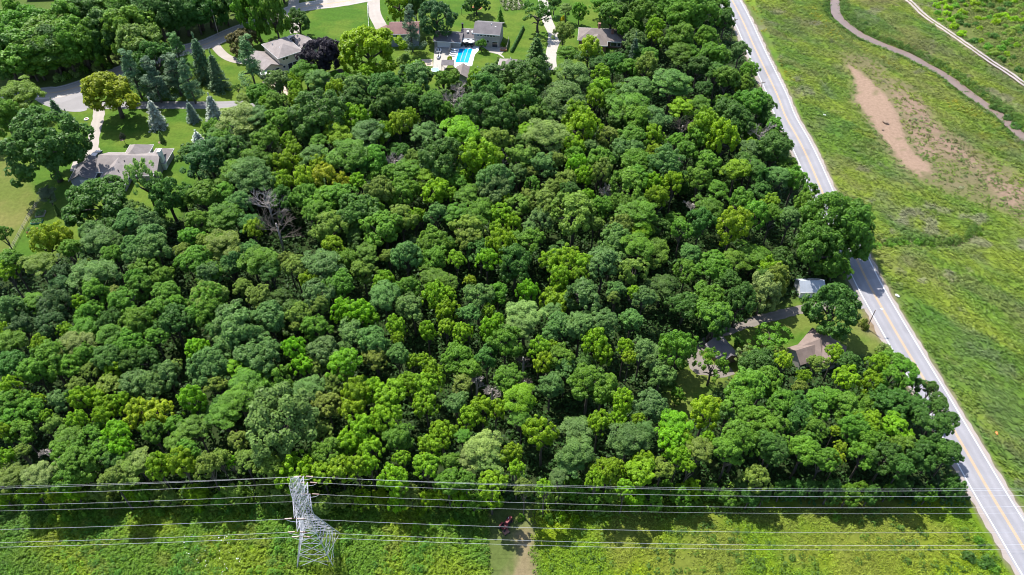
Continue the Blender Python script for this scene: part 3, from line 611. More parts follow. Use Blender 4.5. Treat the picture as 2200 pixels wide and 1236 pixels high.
# where the crowns of the wood stand, read off the photo: tile origin and scale, then "kind+colour x y radius"
TILES = [((400, 200), 4.12, """fP480,240,170 fB620,210,110 wL690,70,50 bG800,80,80 wL980,60,70 mD1180,170,200 mD1100,300,130 wL1490,210,120 bD1500,40,110 bD1800,90,150 bD1950,60,100
bG850,230,110 fB1620,360,130 wL1750,340,80 wL1880,260,90 wL2000,210,70 bG690,420,110 wL900,420,70 wL940,500,80 mK200,560,180 mD380,480,120 bG300,420,90 fG620,600,130 fB560,720,150 fB650,770,130
fG420,680,110 wL880,620,100 wY1010,590,50 fB1130,560,110 fG1180,430,70 fL1330,350,100 fG1420,550,160 bD1520,620,90 bG1650,580,110 wY1180,640,90 wY1080,770,110 wY1230,740,110 wY1380,800,90 wL850,780,90
wE1520,780,70 bG1700,700,80 dx1840,560,90 bO1700,860,110 bG1830,700,80 fG1970,680,110 wG1890,880,120 wG2000,860,80 bG150,880,120 bG340,870,80 mB480,960,95 fG340,1070,130 dx720,960,130 dx790,1130,140
bG1060,900,120 bG1200,950,150 bG1350,900,110 bG1150,1080,110 bD1530,1060,170 bO1270,1180,130 bG1640,1000,100 bG1750,1180,150 wL2020,1090,70 bG100,1130,90 wL600,1200,80 bO1900,1100,110"""),
((900, 200), 4.12, """bD110,90,100 dx310,50,100 wG240,150,70 mD550,140,165 mD720,220,130 bD900,60,130 fB1300,60,160 wL1560,40,80 wG1680,70,90 bO1020,190,80 bB930,210,60 fD1220,170,100 wL1400,180,110 wL1320,250,60
fG1850,110,140 bG1930,230,110 bD1760,230,90 fB90,360,120 fE390,340,140 bO690,400,110 fE960,330,80 fP1140,360,150 dx740,510,60 wL1460,310,140 bO1690,380,90 bG1880,390,110 wL1380,470,90 bB1530,470,60
bD200,570,170 wL520,580,170 wL670,570,80 bO900,560,100 bO1010,530,60 bO1210,580,70 bB1090,620,110 bG1370,540,90 bG1590,590,100 bB1830,510,130 fG1900,600,120 wE1400,640,90 wE1460,730,80 bB870,700,80 bO990,690,50
bB680,760,140 bB640,860,140 fL70,720,90 wL150,870,120 wL260,880,70 fG430,890,90 fG340,1060,100 fG540,1040,110 bG1010,800,60 bO1170,850,80 bO1290,760,90 bO960,890,50 wO1620,690,90 bG1850,800,130 bG1960,640,100
dx1680,820,70 bD1330,860,70 wE1490,920,70 wY780,940,60 bO900,980,90 bO1100,960,110 bO1370,1040,170 wL730,1080,100 wL830,1160,80 wL680,1200,60 mB1080,1110,100 bB150,1060,90 bO430,1170,110 bB970,1190,60
bG1620,1000,90 bG1780,960,80 fG1900,1060,110 fG1960,970,90 bO1550,1140,70 bO1800,1160,90 fL1970,1200,80 wL20,1080,50"""),
((1350, 200), 4.12, """bG60,180,110 fB200,220,120 fL480,120,100 fG640,100,80 bD870,130,100 bD960,220,120 bG1100,60,110 bD1220,110,70 dx480,270,90 dx1180,320,90 wL690,300,130 wL850,390,130 wG620,400,100 bD950,290,80
bG1300,270,60 bD1290,470,120 wL240,370,90 bG420,420,70 fB1090,500,100 bG530,500,80 wL230,520,80 dx430,540,50 mB320,630,140 bB50,490,70 bG60,600,90 bG80,740,100 bG700,590,90 fL950,670,100 fD1100,660,90 fB1310,730,90
wG1470,760,100 bG1610,850,55 wL230,800,80 wL400,790,90 wL250,930,100 bG620,740,100 fG780,860,90 dx570,950,60 bD1180,720,70 wG1000,950,100 wL1250,960,80 wG1120,1060,110 fG100,1060,130 fG700,1010,110 bB1430,1090,90
wG1560,960,80 wL930,1150,140 bD640,1140,110 bG470,1190,80 fL120,1210,80 bG1270,1080,80"""),
((400, 500), 4.12, """fO340,90,140 bG120,220,110 bB410,230,80 fG670,240,130 fD740,320,90 wO900,230,70 bO960,290,90 fB1190,260,140 wL1290,110,90 bG1430,240,100 bO1560,330,90 fG1600,170,90 bO1790,200,60 bB1950,190,120 bB200,340,90
bO500,470,70 bO630,560,90 bO180,560,130 bG150,680,120 wL1090,420,80 bB1150,540,120 bG1360,430,110 bB420,740,140 bB480,850,170 bB380,960,100 bB730,740,130 bO1190,620,80 bO1000,720,80 bO970,820,50 wE1380,680,100
wE1560,700,120 wL1640,760,70 fB1750,560,120 wL1750,420,90 bG1960,480,100 bB2000,650,110 bG1140,840,110 wE100,1020,90 bB620,1080,160 bB720,1010,90 bB220,1160,140 wE950,1020,90 bB1210,1040,130 mE1390,1150,130
wE1040,1170,90 bO1150,1160,70 bB1480,900,150 bB1650,950,120 wL1860,820,80 wL1870,930,50 bO1670,1110,90 bB1870,1070,90 wL2000,1130,60 fL430,1190,70"""),
((900, 500), 4.12, """bG120,220,110 bO430,60,100 wL730,70,110 bG960,60,120 wE600,230,90 wL330,230,70 bD840,260,145 wL1180,240,100 wL1320,220,100 wL1440,260,90 wL1250,380,100 wL1420,360,70 bB1620,260,135 fG1950,120,110 bB1740,60,120
bO1890,320,100 fG120,390,100 fG250,420,80 wY450,430,50 wL150,560,110 wL260,570,80 wL240,690,90 bB520,560,120 bG700,530,80 wE970,520,90 bB1460,560,140 bB1750,500,70 bO1730,560,50 wL1900,520,60 bB1980,560,80 bB440,720,80
wL620,690,60 wE630,840,90 wL700,760,60 fP930,720,145 fP880,830,110 fB1170,680,70 bB1250,850,120 bB1420,800,120 bB1640,780,110 bB1880,760,90 wL80,870,80 wL390,880,80 wL240,830,70 wL60,1130,70 bG760,950,120 wL1060,1020,90
wL1180,1000,50 wL1100,1150,90 dx920,1060,50 wL1560,960,100 wL1620,1050,100 wL1820,1010,70 wL1860,1100,60 bG1260,1090,100 bB1970,1020,90 bB1290,1180,80 bD600,1080,90 bG450,1190,90"""),
((0, 450), 4.12, """wY390,260,115 wY540,240,105 bG620,330,80 fO340,470,110 bG100,450,100 wL60,540,80 bG20,200,60 fB880,260,130 bD990,330,90 bG980,400,80 bB1150,110,110 bB1300,110,110 bB1330,210,100 bB1200,330,110 bB1360,350,130 bG1700,230,90
bO1800,280,60 fL1960,290,110 fG1950,110,110 bG1280,500,100 bO1620,360,70 fB850,560,150 fD870,600,120 bK540,570,80 bK560,680,100 mK510,850,140 bK450,990,100 bK190,1010,90 bB100,870,110 wL700,830,70 bG840,720,110 bO1020,720,50
bG1110,800,110 bG1440,590,90 bG1190,600,70 bG1250,680,100 bG1480,730,110 bG1560,820,80 bG1720,440,120 bG1850,550,90 bB2030,500,80 bG800,920,110 fG740,1050,110 wL580,1060,60 bD1000,980,100 bG1220,990,130 bG1430,900,110
bD1550,1000,130 bG1370,1120,80 wG1840,770,130 bG1860,900,110 bB1960,1050,110 wL60,1060,70 wL360,1190,80 fG100,1160,100 fG980,1120,110 bG1140,1180,120 fP700,1180,120 wE1780,1220,60"""),
((0, 750), 4.12, """bD100,130,120 bG300,170,110 bG450,80,140 bG600,150,100 bG760,60,110 bD950,70,110 bD1130,90,110 bD1310,90,100 wL100,330,90 bG100,460,120 bO800,200,80 wL1000,190,80 bO680,330,80 bO960,320,100 bB1200,290,130 bB1330,330,120
bB1480,220,110 bB1830,150,130 bO1530,150,60 bO1900,310,80 wL700,430,90 wL850,430,90 wL950,500,90 wL900,600,80 wL690,620,90 wL1080,480,80 bB540,440,90 wL330,450,60 bG290,540,90 bO480,660,70 wL410,590,50 wY1230,580,120
wY1400,560,110 wE1700,430,115 bG1350,720,90 bG1560,670,80 wE1040,740,110 wE1070,880,100 fG1730,680,110 fG1620,780,110 bG1650,890,90 bG100,610,100 bG200,720,110 wL40,720,60 bO190,900,60 fG620,770,120 bG830,750,90 bG560,870,90
bG700,890,90 dx370,840,60 bG880,900,100 bG640,1000,110 bD1000,980,100 fP1200,990,120 wL1400,1040,110 wL1610,1000,120 fO1110,1070,110 bO1000,1150,100 bO1840,1020,100 bO1940,960,80 wL60,960,80 fO110,1110,110 fP340,1110,110
bG560,1130,110 bG760,1060,110"""),
((400, 780), 4.12, """fG540,170,130 fG470,300,130 fG330,440,120 mB830,500,290 fB1100,210,110 bO1330,150,90 bO1240,350,100 wL1490,260,130 wY1500,400,110 wL1650,240,100 wL1800,260,130 wL1760,480,120 wL1960,170,100 wL1560,570,120 wL1450,680,130
wL1640,740,100 bO1200,600,90 bG1880,650,110 bG1250,780,120 bO460,670,70 bO520,850,90 wE400,870,50 bO740,890,100 wL1200,950,90 wL1360,930,110 wL1500,920,90 wL1620,890,90 wL1920,830,70 wL1850,1020,120"""),
((900, 780), 4.12, """wL70,200,120 wL60,350,110 wL130,90,90 dx500,90,60 dx640,190,60 dx930,120,60 bO380,180,80 bB330,330,90 bG810,140,110 bB1160,180,110 bG1500,150,145 bG1620,210,130 wL560,400,110 wL680,410,80 wL450,470,90 fE880,320,130
fG900,480,70 fB1150,490,110 wL1090,610,140 fB1380,590,130 wL1590,520,90 wL1800,340,100 wL200,620,110 wL120,730,110 fG390,640,60 fP580,720,140 fP640,830,120 fP460,830,90 wL830,780,90 wL860,930,70 fB1380,790,120 fB1340,900,110
fB1230,1010,70 fB1840,660,150 fB1980,600,90 wL1760,490,80 wL1940,510,60 bL1660,930,120 bL1960,940,130 bG280,870,80 bG260,1040,110 bG420,1040,80 wL640,1060,110 wL60,900,100 bO930,1090,70 wL1110,1090,70 wL1560,1020,80 wL1820,1100,70"""),
((1300, 780), 4.12, """bB410,360,120 bG570,410,100 wL880,420,130 wY960,380,70 fE610,520,110 wE570,680,120 fL690,660,80 fO840,760,100 wL900,660,60 wL650,830,90 wL330,870,90 bO500,930,90 wL740,910,60 bG1250,200,140 bG1400,150,120 wL1760,110,60
bG1180,380,110 bB1080,450,80 bG1300,480,130 bD1680,380,130 bG1900,350,130 bD1700,500,130 bG1480,560,130 bG1180,680,135 bD1450,720,130 bG1100,760,110 bG1780,720,140 bG1850,560,100 bG1560,330,120 bO1720,200,60"""),
((1640, 740), 3.862, """wL600,70,80 bD720,130,90 wL880,100,80 wL950,160,90 bG1080,140,110 bG1180,220,110 bO450,150,80 wY170,130,70 wL690,270,110 wL900,310,110 bG1060,260,110 bD1300,330,60 bD1400,350,55 bD1060,460,140 bD1260,520,120 bD1450,450,70
bD1470,530,70 bG700,520,130 bG540,420,110 wL360,250,40 bG750,680,130 bL880,640,110 bL1080,680,130 bD1400,660,130 bD1540,620,70 bG900,790,120 wY590,710,45 wY640,850,55 wY620,940,55 bG1160,840,120 bD1020,920,120 bG830,900,110
bD1280,900,130 bD1450,850,110 bD1550,880,95 bD1150,1000,90 bD90,860,110 bG330,860,120 bG500,930,100"""),
((600, 100), 2.726, """bD600,250,95 bB460,240,75 bB800,180,95 bG760,280,70 wL330,250,55 bD620,330,65 bG900,300,55 bD1200,240,80 dx1050,220,45 bG960,190,50 wL90,240,45 wL110,300,45"""),
((1100, 0), 3.635, """bD150,590,150 fG430,410,70 wY620,380,85 bD790,480,75 wL700,570,65 bG1090,430,65 wO1050,510,85 fB480,570,115 fB430,760,100 wL700,690,85 fB960,690,120 fB1240,640,140 bG780,100,85 bD900,60,90 bG1130,60,95 bG1280,120,105
bG1450,80,120 wL1110,200,60 bG1300,280,110 bG1600,450,90 bG1680,590,90 bD1600,560,75 fG1310,420,90 bD1450,500,80 bG1550,420,85 bG1530,300,80 bG1010,90,85 bG1340,30,90 bG900,190,60""")]
WOOD = []
def place(kind, cc, px, py, rp):
    R = rp*mpp(px, py, 13)*(1.27 if px < 1640 or py < 700 else 1.12)
    H = min(20, 9.0+R*1.3)*rnd.uniform(.93, 1.1); zc = max(H-.95*R, 4.5)
    x, y = P(px, py+rp*.12, zc); return [kind, cc, x, y, R, zc]
for (ox, oy), sc, txt in TILES:
    for w in txt.split():
        a, b, c = w[2:].split(','); WOOD.append(place(w[0], w[1], ox+int(a)/sc, oy+int(b)/sc, int(c)/sc))
CLEAR = [(1738, 612, 30), (1755, 742, 34), (1550, 750, 32), (1565, 795, 14), (1650, 700, 30), (1590, 722, 20), (1460, 850, 26), (1710, 672, 14), (1175, 872, 26), (1870, 710, 30), (1850, 745, 24)]
def hides(t, m=.55):
    qx, qy = pix(t[2], t[3], t[5]); rr = t[4]/mpp(qx, qy, t[5])
    return any(math.hypot(qx-a, qy-b) < rr*.9+c*m for a, b, c in CLEAR)
WOOD = [t for t in WOOD if not hides(t)]
n_marked = len(WOOD)
# fill the gaps with lower trees
cand = scatter(FOREST, 6000, np.random.default_rng(5)); dr_ = linedist(ROAD_C, cand[:, 0], cand[:, 1])
pts = [(t[2], t[3], t[4]*(.4 if t[0] == 'd' else 1)) for t in WOOD]
for (x, y), d in zip(cand, dr_):
    if d < 9 or abs(x) > 225: continue
    qx, qy = pix(x, y, 9)
    if not (-60 < qx < 2120 and -60 < qy < 1120): continue
    if 1090 < qx < 1190 and 830 < qy < 905: continue                     # the small clearing
    R = rnd.uniform(2.8, 4.6)
    if all((x-a)**2+(y-b)**2 > (.6*(R+c))**2 for a, b, c in pts):
        k = rnd.choice('bbbbwf'); cc = rnd.choice('DDGGB' if k != 'w' else 'LGO'); H = rnd.uniform(8, 12)
        t = [k, cc, x, y, R, H-.8*R]
        if hides(t, .9): continue
        WOOD.append(t); pts.append((x, y, R))
    if len(WOOD) > n_marked+150: break
# labels: look, then the nearest thing to find it by, then where it is in the photo
dead = [t for t in WOOD if t[0] == 'd']
seen = {}
def wood_label(t):
    k, cc, x, y, R, zc = t; qx, qy = pix(x, y, zc)
    size = "big" if R > 8.2 else "small" if R < 4.4 else "mid-sized"
    best, bd = None, 1e9
    for u in WOOD:
        if u is t or u[1] == cc and u[0] == k: continue
        d = math.hypot(u[2]-x, u[3]-y)
        if u[0] == 'd' and d < 14: d *= .35
        if d < bd: bd, best = d, u
    ux, uy = pix(best[2], best[3], best[5])
    rel = ("left of" if ux > qx else "right of") if abs(ux-qx) > abs(uy-qy) else ("behind" if uy > qy else "in front of")
    other = "dead tree" if best[0] == 'd' else COLW[best[1]]+" one"
    base = f"{size} {COLW[cc]} {FORMW[k]} crown {rel} {'a' if other[0] not in 'aeiou' else 'an'} {other}" if k != 'd' else None
    return base, max(0, min(100, qx/22)), max(0, min(100, qy/12.36))
ndead = 0
def dead_tree(x, y, R, H, label, seed, brown=False):
    r = random.Random(seed); e = empty('dead_tree', (x, y, 0)); tag(e, label, 'dead tree', 'dead trees in the wood')
    MB().tube([(0, 0, 0), (.15, .1, H*.35), (.1, -.1, H*.62)], [.32, .26, .18], 7).obj('trunk', M['deadwood'], e, True)
    for k in range(7):
        m = MB(); a = 6.28*k/7+r.uniform(-.3, .3)
        def grow(p, d, L, rad, lv):
            q = p+d*L*.5+Vector((r.uniform(-.1, .1), r.uniform(-.1, .1), .08))*L; e2 = p+d*L; m.tube([p, q, e2], [rad, rad*.8, rad*.55], 5 if lv < 2 else 3, False)
            if lv < 4:
                for i in range(3 if lv < 3 else 2):
                    nd = (d+Vector((r.uniform(-.75, .75), r.uniform(-.75, .75), r.uniform(-.25, .55)))).normalized(); grow(p+d*L*r.uniform(.55, 1), nd, L*r.uniform(.6, .8), rad*.6, lv+1)
        z0 = H*(.34+.28*k/7); grow(Vector((.1, 0, z0)), Vector((math.cos(a), math.sin(a), r.uniform(.5, 1.2))).normalized(), R*.5, .17, 0)
        m.obj('limb', M['bark'] if brown else M['deadwood'], e)
    return e
for i, t in enumerate(WOOD):
    k, cc, x, y, R, zc = t
    if k == 'd':
        qx, qy = pix(x, y, zc); ndead += 1
        dead_tree(x, y, R*1.2, zc+R*.9+2.5, f"{'large' if R > 6 else 'small'} bleached leafless dead tree in the wood, {qx/22:.0f}% across and {qy/12.36:.0f}% down", 900+i, ndead % 4 == 3); continue
    base, fx, fy = wood_label(t); lab = f"{base}, {fx:.0f}% across, {fy:.0f}% down"
    if lab in seen: lab = f"{base}, {fx:.1f}% across, {fy:.1f}% down"
    seen[lab] = 1
    nm = 'oak_like_tree' if k == 'b' and cc in 'DK' else 'bluish_broadleaf_tree' if k == 'b' and cc == 'B' else 'maple_tree' if k == 'm' else KIND[k]  # named from crown colour and form alone; no species identified
    make_tree(nm, k, [.9*a_+.1*b_ for a_, b_ in zip(COLS[cc], (.11, .23, .024))], x, y, R, zc, rnd.uniform(.9, 1.2) if k != 'f' else rnd.uniform(.85, 1.05), lab, 'tree', 'trees of the wood')
# ---------------------------------------------------------------- yard and roadside trees, each looked up in the photo
def yard(name, kind, cc, px, py, rp, label, H=None, sz=1.0, cat='tree', group=None):
    """px, py, rp: the crown's middle and half width in the photo"""
    colr = COLS[cc] if isinstance(cc, str) else cc
    if kind in 'cp':      # py is the crown's middle, half-way up
        z = H*.5; R = rp*mpp(px, py, z); x, y = P(px, py, z); return make_tree(name, kind, colr, x, y, R, H, 1, label, cat, group)
    if kind == 'h':
        R = rp*mpp(px, py, .6); h = H or R*1.1; x, y = P(px, py, h*.5); return make_tree(name, kind, colr, x, y, R, h, 1, label, cat, group, base_z=float(ground_z(np.array(x), np.array(y))))
    R = rp*mpp(px, py, 8); H = H or min(19, 5+R*1.7); zc = .56*H if R > 3 else .62*H; sz = sz*max(.75, min(1.5, (H-zc)/(.86*R))); R *= 1.06; x, y = P(px, py, zc)
    return make_tree(name, kind, colr, x, y, R, zc, sz, label, cat, group)
yd = 'garden trees around the houses'
yard('locust_tree', 'b', (.19, .27, .008), 243, 202, 58, "broad yellow-green feathery tree above the ranch house driveway", 15, 1.0, group=yd)
yard('maple_tree', 'b', 'D', 92, 315, 76, "largest dark green maple shading the small garage at left", 21, group=yd)
yard('broadleaf_tree', 'f', 'O', 45, 208, 46, "olive tree with thin crown beside the wide road junction", 13, group=yd)
yard('broadleaf_tree', 'b', 'G', 12, 258, 42, "mid-green tree at the frame edge above the pale hay field", 13, group=yd)
sp = 'blue spruces on the ranch lawn'
yard('spruce_tree', 'c', 'N', 118, 232, 17, "dark blue spruce nearest the wide road junction", 7.5, group=sp)
yard('spruce_tree', 'c', 'N', 148, 256, 19, "shorter dark spruce between big maple and driveway", 7, group=sp)
yard('spruce_tree', 'c', 'S', 330, 241, 24, "tallest silvery blue spruce beside the yellow-green feathery tree", 10.5, group=sp)
yard('spruce_tree', 'c', (.16, .22, .18), 409, 238, 17, "small blue spruce standing just below the grey lane, left of two", 7.5, group=sp)
yard('spruce_tree', 'c', 'S', 455, 228, 22, "silvery spruce with bare lower stem crossing the grey lane", 9.5, group=sp)
yard('spruce_tree', 'c', (.36, .43, .4), 425, 299, 23, "palest silver-blue spruce at the wood's edge", 6.5, group=sp)
yard('spruce_tree', 'c', (.1, .19, .04), 345, 292, 8, "little fresh green conifer alone on the ranch lawn", 4.5, group=sp)
yard('sapling', 'b', (.05, .08, .04), 263, 294, 7, "small dark sapling with mulch ring on the ranch lawn", 4)
yard('spruce_tree', 'c', 'N', 428, 122, 30, "tall dark spruce in front of the side road", 17, group=yd)
yard('spruce_tree', 'c', 'N', 462, 150, 26, "dark spruce right of the taller one below the side road", 14, group=yd)
for i, (a, b, r, cc, lb) in enumerate([(280, 70, 55, 'G', "olive-green oak leaning over the side road, topmost of three"), (310, 105, 52, 'O', "broad olive-green oak hiding the side road's middle"), (335, 135, 42, 'D', "dark oak shading the lawn below the side road")]):
    yard('oak_like_tree', 'b', cc, a, b, r, lb, 19-i*2, group=yd)
for i, (a, b, r) in enumerate([(285, 160, 34), (330, 172, 36), (375, 160, 36), (385, 120, 30), (405, 175, 26)]):
    yard('pine_tree', 'p', 'N' if i != 3 else 'D', a, b, r, f"dark ragged pine in the shady group below the side road, {['first', 'second', 'third', 'fourth', 'fifth'][i]} from left", 17-i % 3, group='pines below the side road')
yard('pine_tree', 'p', (.07, .15, .045), 536, 135, 34, "tall white pine standing left of the patio house", 19, group=yd)
yard('crabapple_tree', 'b', 'R', 523, 88, 31, "brownish crabapple beside the patio house driveway", 9, group=yd)
yard('cottonwood_tree', 'b', 'G', 545, 25, 34, "tall bright cottonwood at the road, left one of a pair", 20, 1.35, group=yd)
yard('cottonwood_tree', 'b', 'G', 588, 38, 29, "tall bright cottonwood at the road, right one of a pair", 19, 1.4, group=yd)
yard('broadleaf_tree', 'm', 'D', 642, 48, 26, "round dark tree at the corner of the bright mown lawn", 10, group=yd)
yard('beech_tree', 'b', 'U', 690, 118, 43, "dark purple-leaved tree beside the patio house", 14, group=yd)
yard('maple_tree', 'b', (.17, .32, .004), 792, 113, 61, "biggest bright lime-green maple between purple tree and red roof", 18, group=yd)
yard('broadleaf_tree', 'f', 'G', 656, 160, 31, "round soft green tree in front of the patio", 10, group=yd)
yard('broadleaf_tree', 'w', 'L', 626, 188, 22, "lime-green leafy tree by the parked car's gravel yard", 9, group=yd)
yard('broadleaf_tree', 'b', 'G', 720, 165, 14, "small tree standing against the brown shed roof", 6, group=yd)
yard('pine_tree', 'p', 'N', 882, 62, 26, "tall dark pine crossing the red roof", 17, group=yd)
yard('maple_tree', 'm', 'K', 937, 40, 38, "dense round dark maple above the pool house garage", 14, group=yd)
yard('maple_tree', 'w', 'L', 858, 12, 38, "lime-green maple beside the pale concrete driveway, near top edge", 13, group=yd)
yard('broadleaf_tree', 'b', 'D', 893, 15, 22, "dark narrow tree between lime maple and dense dark maple", 13, 1.3, group=yd)
yard('broadleaf_tree', 'b', 'D', 1024, 8, 24, "tree with red mulch ring on the pool house lawn", 8, group=yd)
yard('broadleaf_tree', 'c', 'G', 1075, 33, 11, "small conical green tree behind the two-storey house", 6.5, group=yd)
yard('broadleaf_tree', 's', 'D', 1156, 32, 36, "loose dark tree over the curving right-hand driveway", 13, group=yd)
yard('spruce_tree', 'c', 'D', 1153, 108, 32, "broad dark conifer between hip-roofed pavilion and driveway", 12, group=yd)
yard('broadleaf_tree', 'f', 'O', 870, 135, 22, "pale grey-green willowy tree on the lawn below red roof", 7, group=yd)
yard('broadleaf_tree', 'b', 'G', 1034, 96, 11, "small tree on the pool patio between umbrellas and lawn", 4.5, group=yd)
yard('shrub', 'h', (.45, .4, .01), 1209, 39, 7, "golden yellow shrub on the lawn near the ranch roof", 2.4, cat='shrub')
for i, (a, b, r, cc, lb) in enumerate([(1216, 22, 14, 'P', "pale round shrub above the golden one"), (1245, 25, 16, 'G', "small green tree casting shade above the hip-roofed ranch"), (1210, 72, 22, 'O', "olive tree touching the hip roof's left end"), (1355, 60, 26, 'G', "tree behind the right end of the hip roof"), (1190, 5, 16, 'D', "dark tree at top edge right of the curving drive"), (1330, 25, 30, 'D', "dark tree close above the hip-roofed ranch"), (1292, 8, 26, 'G', "green tree at top edge above the hip roof's ridge")]):
    yard('broadleaf_tree', 'b' if i % 2 else 'f', cc, a, b, r, lb, 4+r*.28, group=yd)
yard('spruce_tree', 'c', 'N', 1362, 115, 19, "dark conifer rising from the wood below the hip-roofed ranch", 15, group=yd)
yard('maple_tree', 'b', 'D', 222, 440, 68, "wide dark maple directly in front of the ranch house", 15, .9, group=yd)
yard('maple_tree', 'b', 'D', 362, 428, 45, "dark round tree with shaded trunk right of the thin leaning one", 16, .9, group=yd)
yard('broadleaf_tree', 'b', 'D', 170, 428, 22, "dark tree at the left end of the wide maple", 11, group=yd)
yard('broadleaf_tree', 'f', (.14, .17, .1), 102, 418, 19, "small grey-green tree at the garden fence corner", 6, group=yd)
yard('shrub', 'c', (.07, .14, .02), 121, 449, 8, "clipped upright shrub alone on the lawn", 4.2, cat='shrub')
yard('broadleaf_tree', 'f', 'O', 530, 213, 19, "small thin tree at the end of the grey lane", 5.5, group=yd)
yard('sapling', 's', 'D', 511, 190, 11, "thin sapling on the lawn above the grey lane", 4.5)
yard('maple_tree', 'b', (.060, .155, .022), 1788, 668, 58, "dense round dark maple between white shed and farmhouse", 15, .95, group='trees around the farmhouse')
fg = 'trees around the farmhouse'
for i, (a, b, r, cc) in enumerate([(1640, 628, 36, 'P'), (1668, 602, 30, 'O'), (1588, 652, 34, 'D'), (1538, 690, 30, 'D')]):
    yard('broadleaf_tree', 'b', cc, a, b, r, ["pale tree shading the middle of the farm track", "olive tree left of the white shed", "dark tree shading the farm track's bend", "dark tree above the dark farm garage"][i], 14, group=fg)
yard('broadleaf_tree', 's', 'G', 1656, 726, 42, "open low tree in front of the brown farmhouse", 6, group=fg)
yard('broadleaf_tree', 's', 'G', 1640, 765, 40, "flowering-looking light tree left of the farmhouse gable", 6, group=fg)
yard('broadleaf_tree', 's', 'P', 1600, 765, 26, "thin pale tree beside the dark farm garage", 5, group=fg)
yard('shrub', 'h', 'D', 1589, 732, 13, "round dark shrub right of the dark farm garage", 3.2, cat='shrub')
yard('shrub', 'h', 'O', 1858, 692, 14, "rounded shrub at the foot of the street lamp", 3, cat='shrub')
yard('shrub', 'h', 'P', 1905, 748, 20, "spiky pale shrub at the road verge below the farm lawn", 3.5, cat='shrub')
yard('broadleaf_tree', 's', 'G', 1530, 790, 34, "thin half-dead tree leaning over the gravel yard", 11, 1.2, group=fg)
yard('shrub', 'h', 'D', 1440, 815, 15, "dark shrub on the lower farm lawn", 2.6, cat='shrub')
yard('broadleaf_tree', 'b', 'G', 1455, 850, 16, "small green tree on the lower farm lawn", 6, group=fg)
for i, (a, b, r, lb) in enumerate([(1785, 480, 62, "spreading oak whose boughs hide the road"), (1830, 500, 55, "outermost oak reaching right over the road to the field"), (1758, 530, 46, "dark lower oak left of the shaded road"), (1840, 460, 34, "upper bough-like tree over the road's right edge")]):
    yard('oak_like_tree', 's' if i in (3,) else 'b', (.08, .18, .02), a, b, r, lb, [18, 17, 16, 17][i], group='oaks overhanging the road')
# trunk of the tall thin tree in front of the ranch house: crown loose, stem leaning right
yard('broadleaf_tree', 's', 'P', 308, 385, 30, "tall loose pale tree over the ranch house patio", 22, 1.5, group=yd)
# dark wood along the far side of the side road
fw = [(40, 120, 55, 'G'), (110, 95, 55, 'G'), (60, 60, 42, 'G'), (150, 50, 40, 'G'), (10, 175, 40, 'D'), (100, 165, 40, 'D'), (170, 130, 42, 'D'), (30, 30, 22, 'G'), (215, 80, 40, 'D'), (245, 30, 38, 'G'), (300, 25, 42, 'D'), (365, 20, 40, 'D'), (420, 35, 42, 'D'), (470, 20, 40, 'K'), (510, 20, 34, 'D'), (200, 25, 36, 'D'), (390, 65, 34, 'D'), (340, 55, 30, 'K'), (440, 5, 30, 'G'), (165, 85, 34, 'D'), (15, 95, 36, 'G'), (500, -10, 30, 'D'), (380, -10, 34, 'G'), (260, -12, 30, 'D'), (630, -8, 26, 'D'), (600, -10, 26, 'D'), (455, 50, 24, 'K')]
fw = [(a, b, r*1.25, {'K': 'D', 'D': 'D' if (a+b) % 2 else 'G', 'G': 'G'}[c]) for a, b, r, c in fw]
fw += [(75, 180, 30, 'D'), (140, 135, 34, 'G'), (205, 130, 30, 'D'), (55, 150, 32, 'D'), (290, 60, 36, 'D'), (330, 25, 36, 'D'), (240, 95, 32, 'D'), (450, 60, 28, 'D'), (480, 45, 24, 'D'), (420, 80, 26, 'D'), (530, 30, 22, 'D'), (190, 110, 34, 'G'), (110, 130, 32, 'G'), (20, 60, 30, 'G')]
for i, (a, b, r, cc) in enumerate(fw):
    Hh = 17 if r > 30 else 14; rd = lambda: P(a, b, .56*Hh)
    while rd()[1] < np.interp(rd()[0], [q[0] for q in LROAD_C], [q[1] for q in LROAD_C])+4.8+.85*r*mpp(a, b, 8): b -= 2
    yard('broadleaf_tree', rnd.choice('bbbf'), cc, a, b, r, f"{COLW[cc]} {'large' if r > 38 else 'smaller'} tree beyond the side road, {max(a, 0)/22:.0f}% across and {max(b, 0)/12.36:.0f}% down", 17 if r > 30 else 14, group='trees beyond the side road')
for i, (a, b, r) in enumerate([(160, 152, 15), (175, 146, 13), (205, 142, 15), (230, 138, 12), (125, 165, 14), (140, 160, 12)]):
    yard('shrub', 'h', 'G' if i % 2 else 'P', a, b, r, f"light shrub along the dark wood's foot by the side road, {['third', 'fourth', 'fifth', 'last', 'first', 'second'][i]} from left", 3, cat='shrub', group='shrubs along the side road')
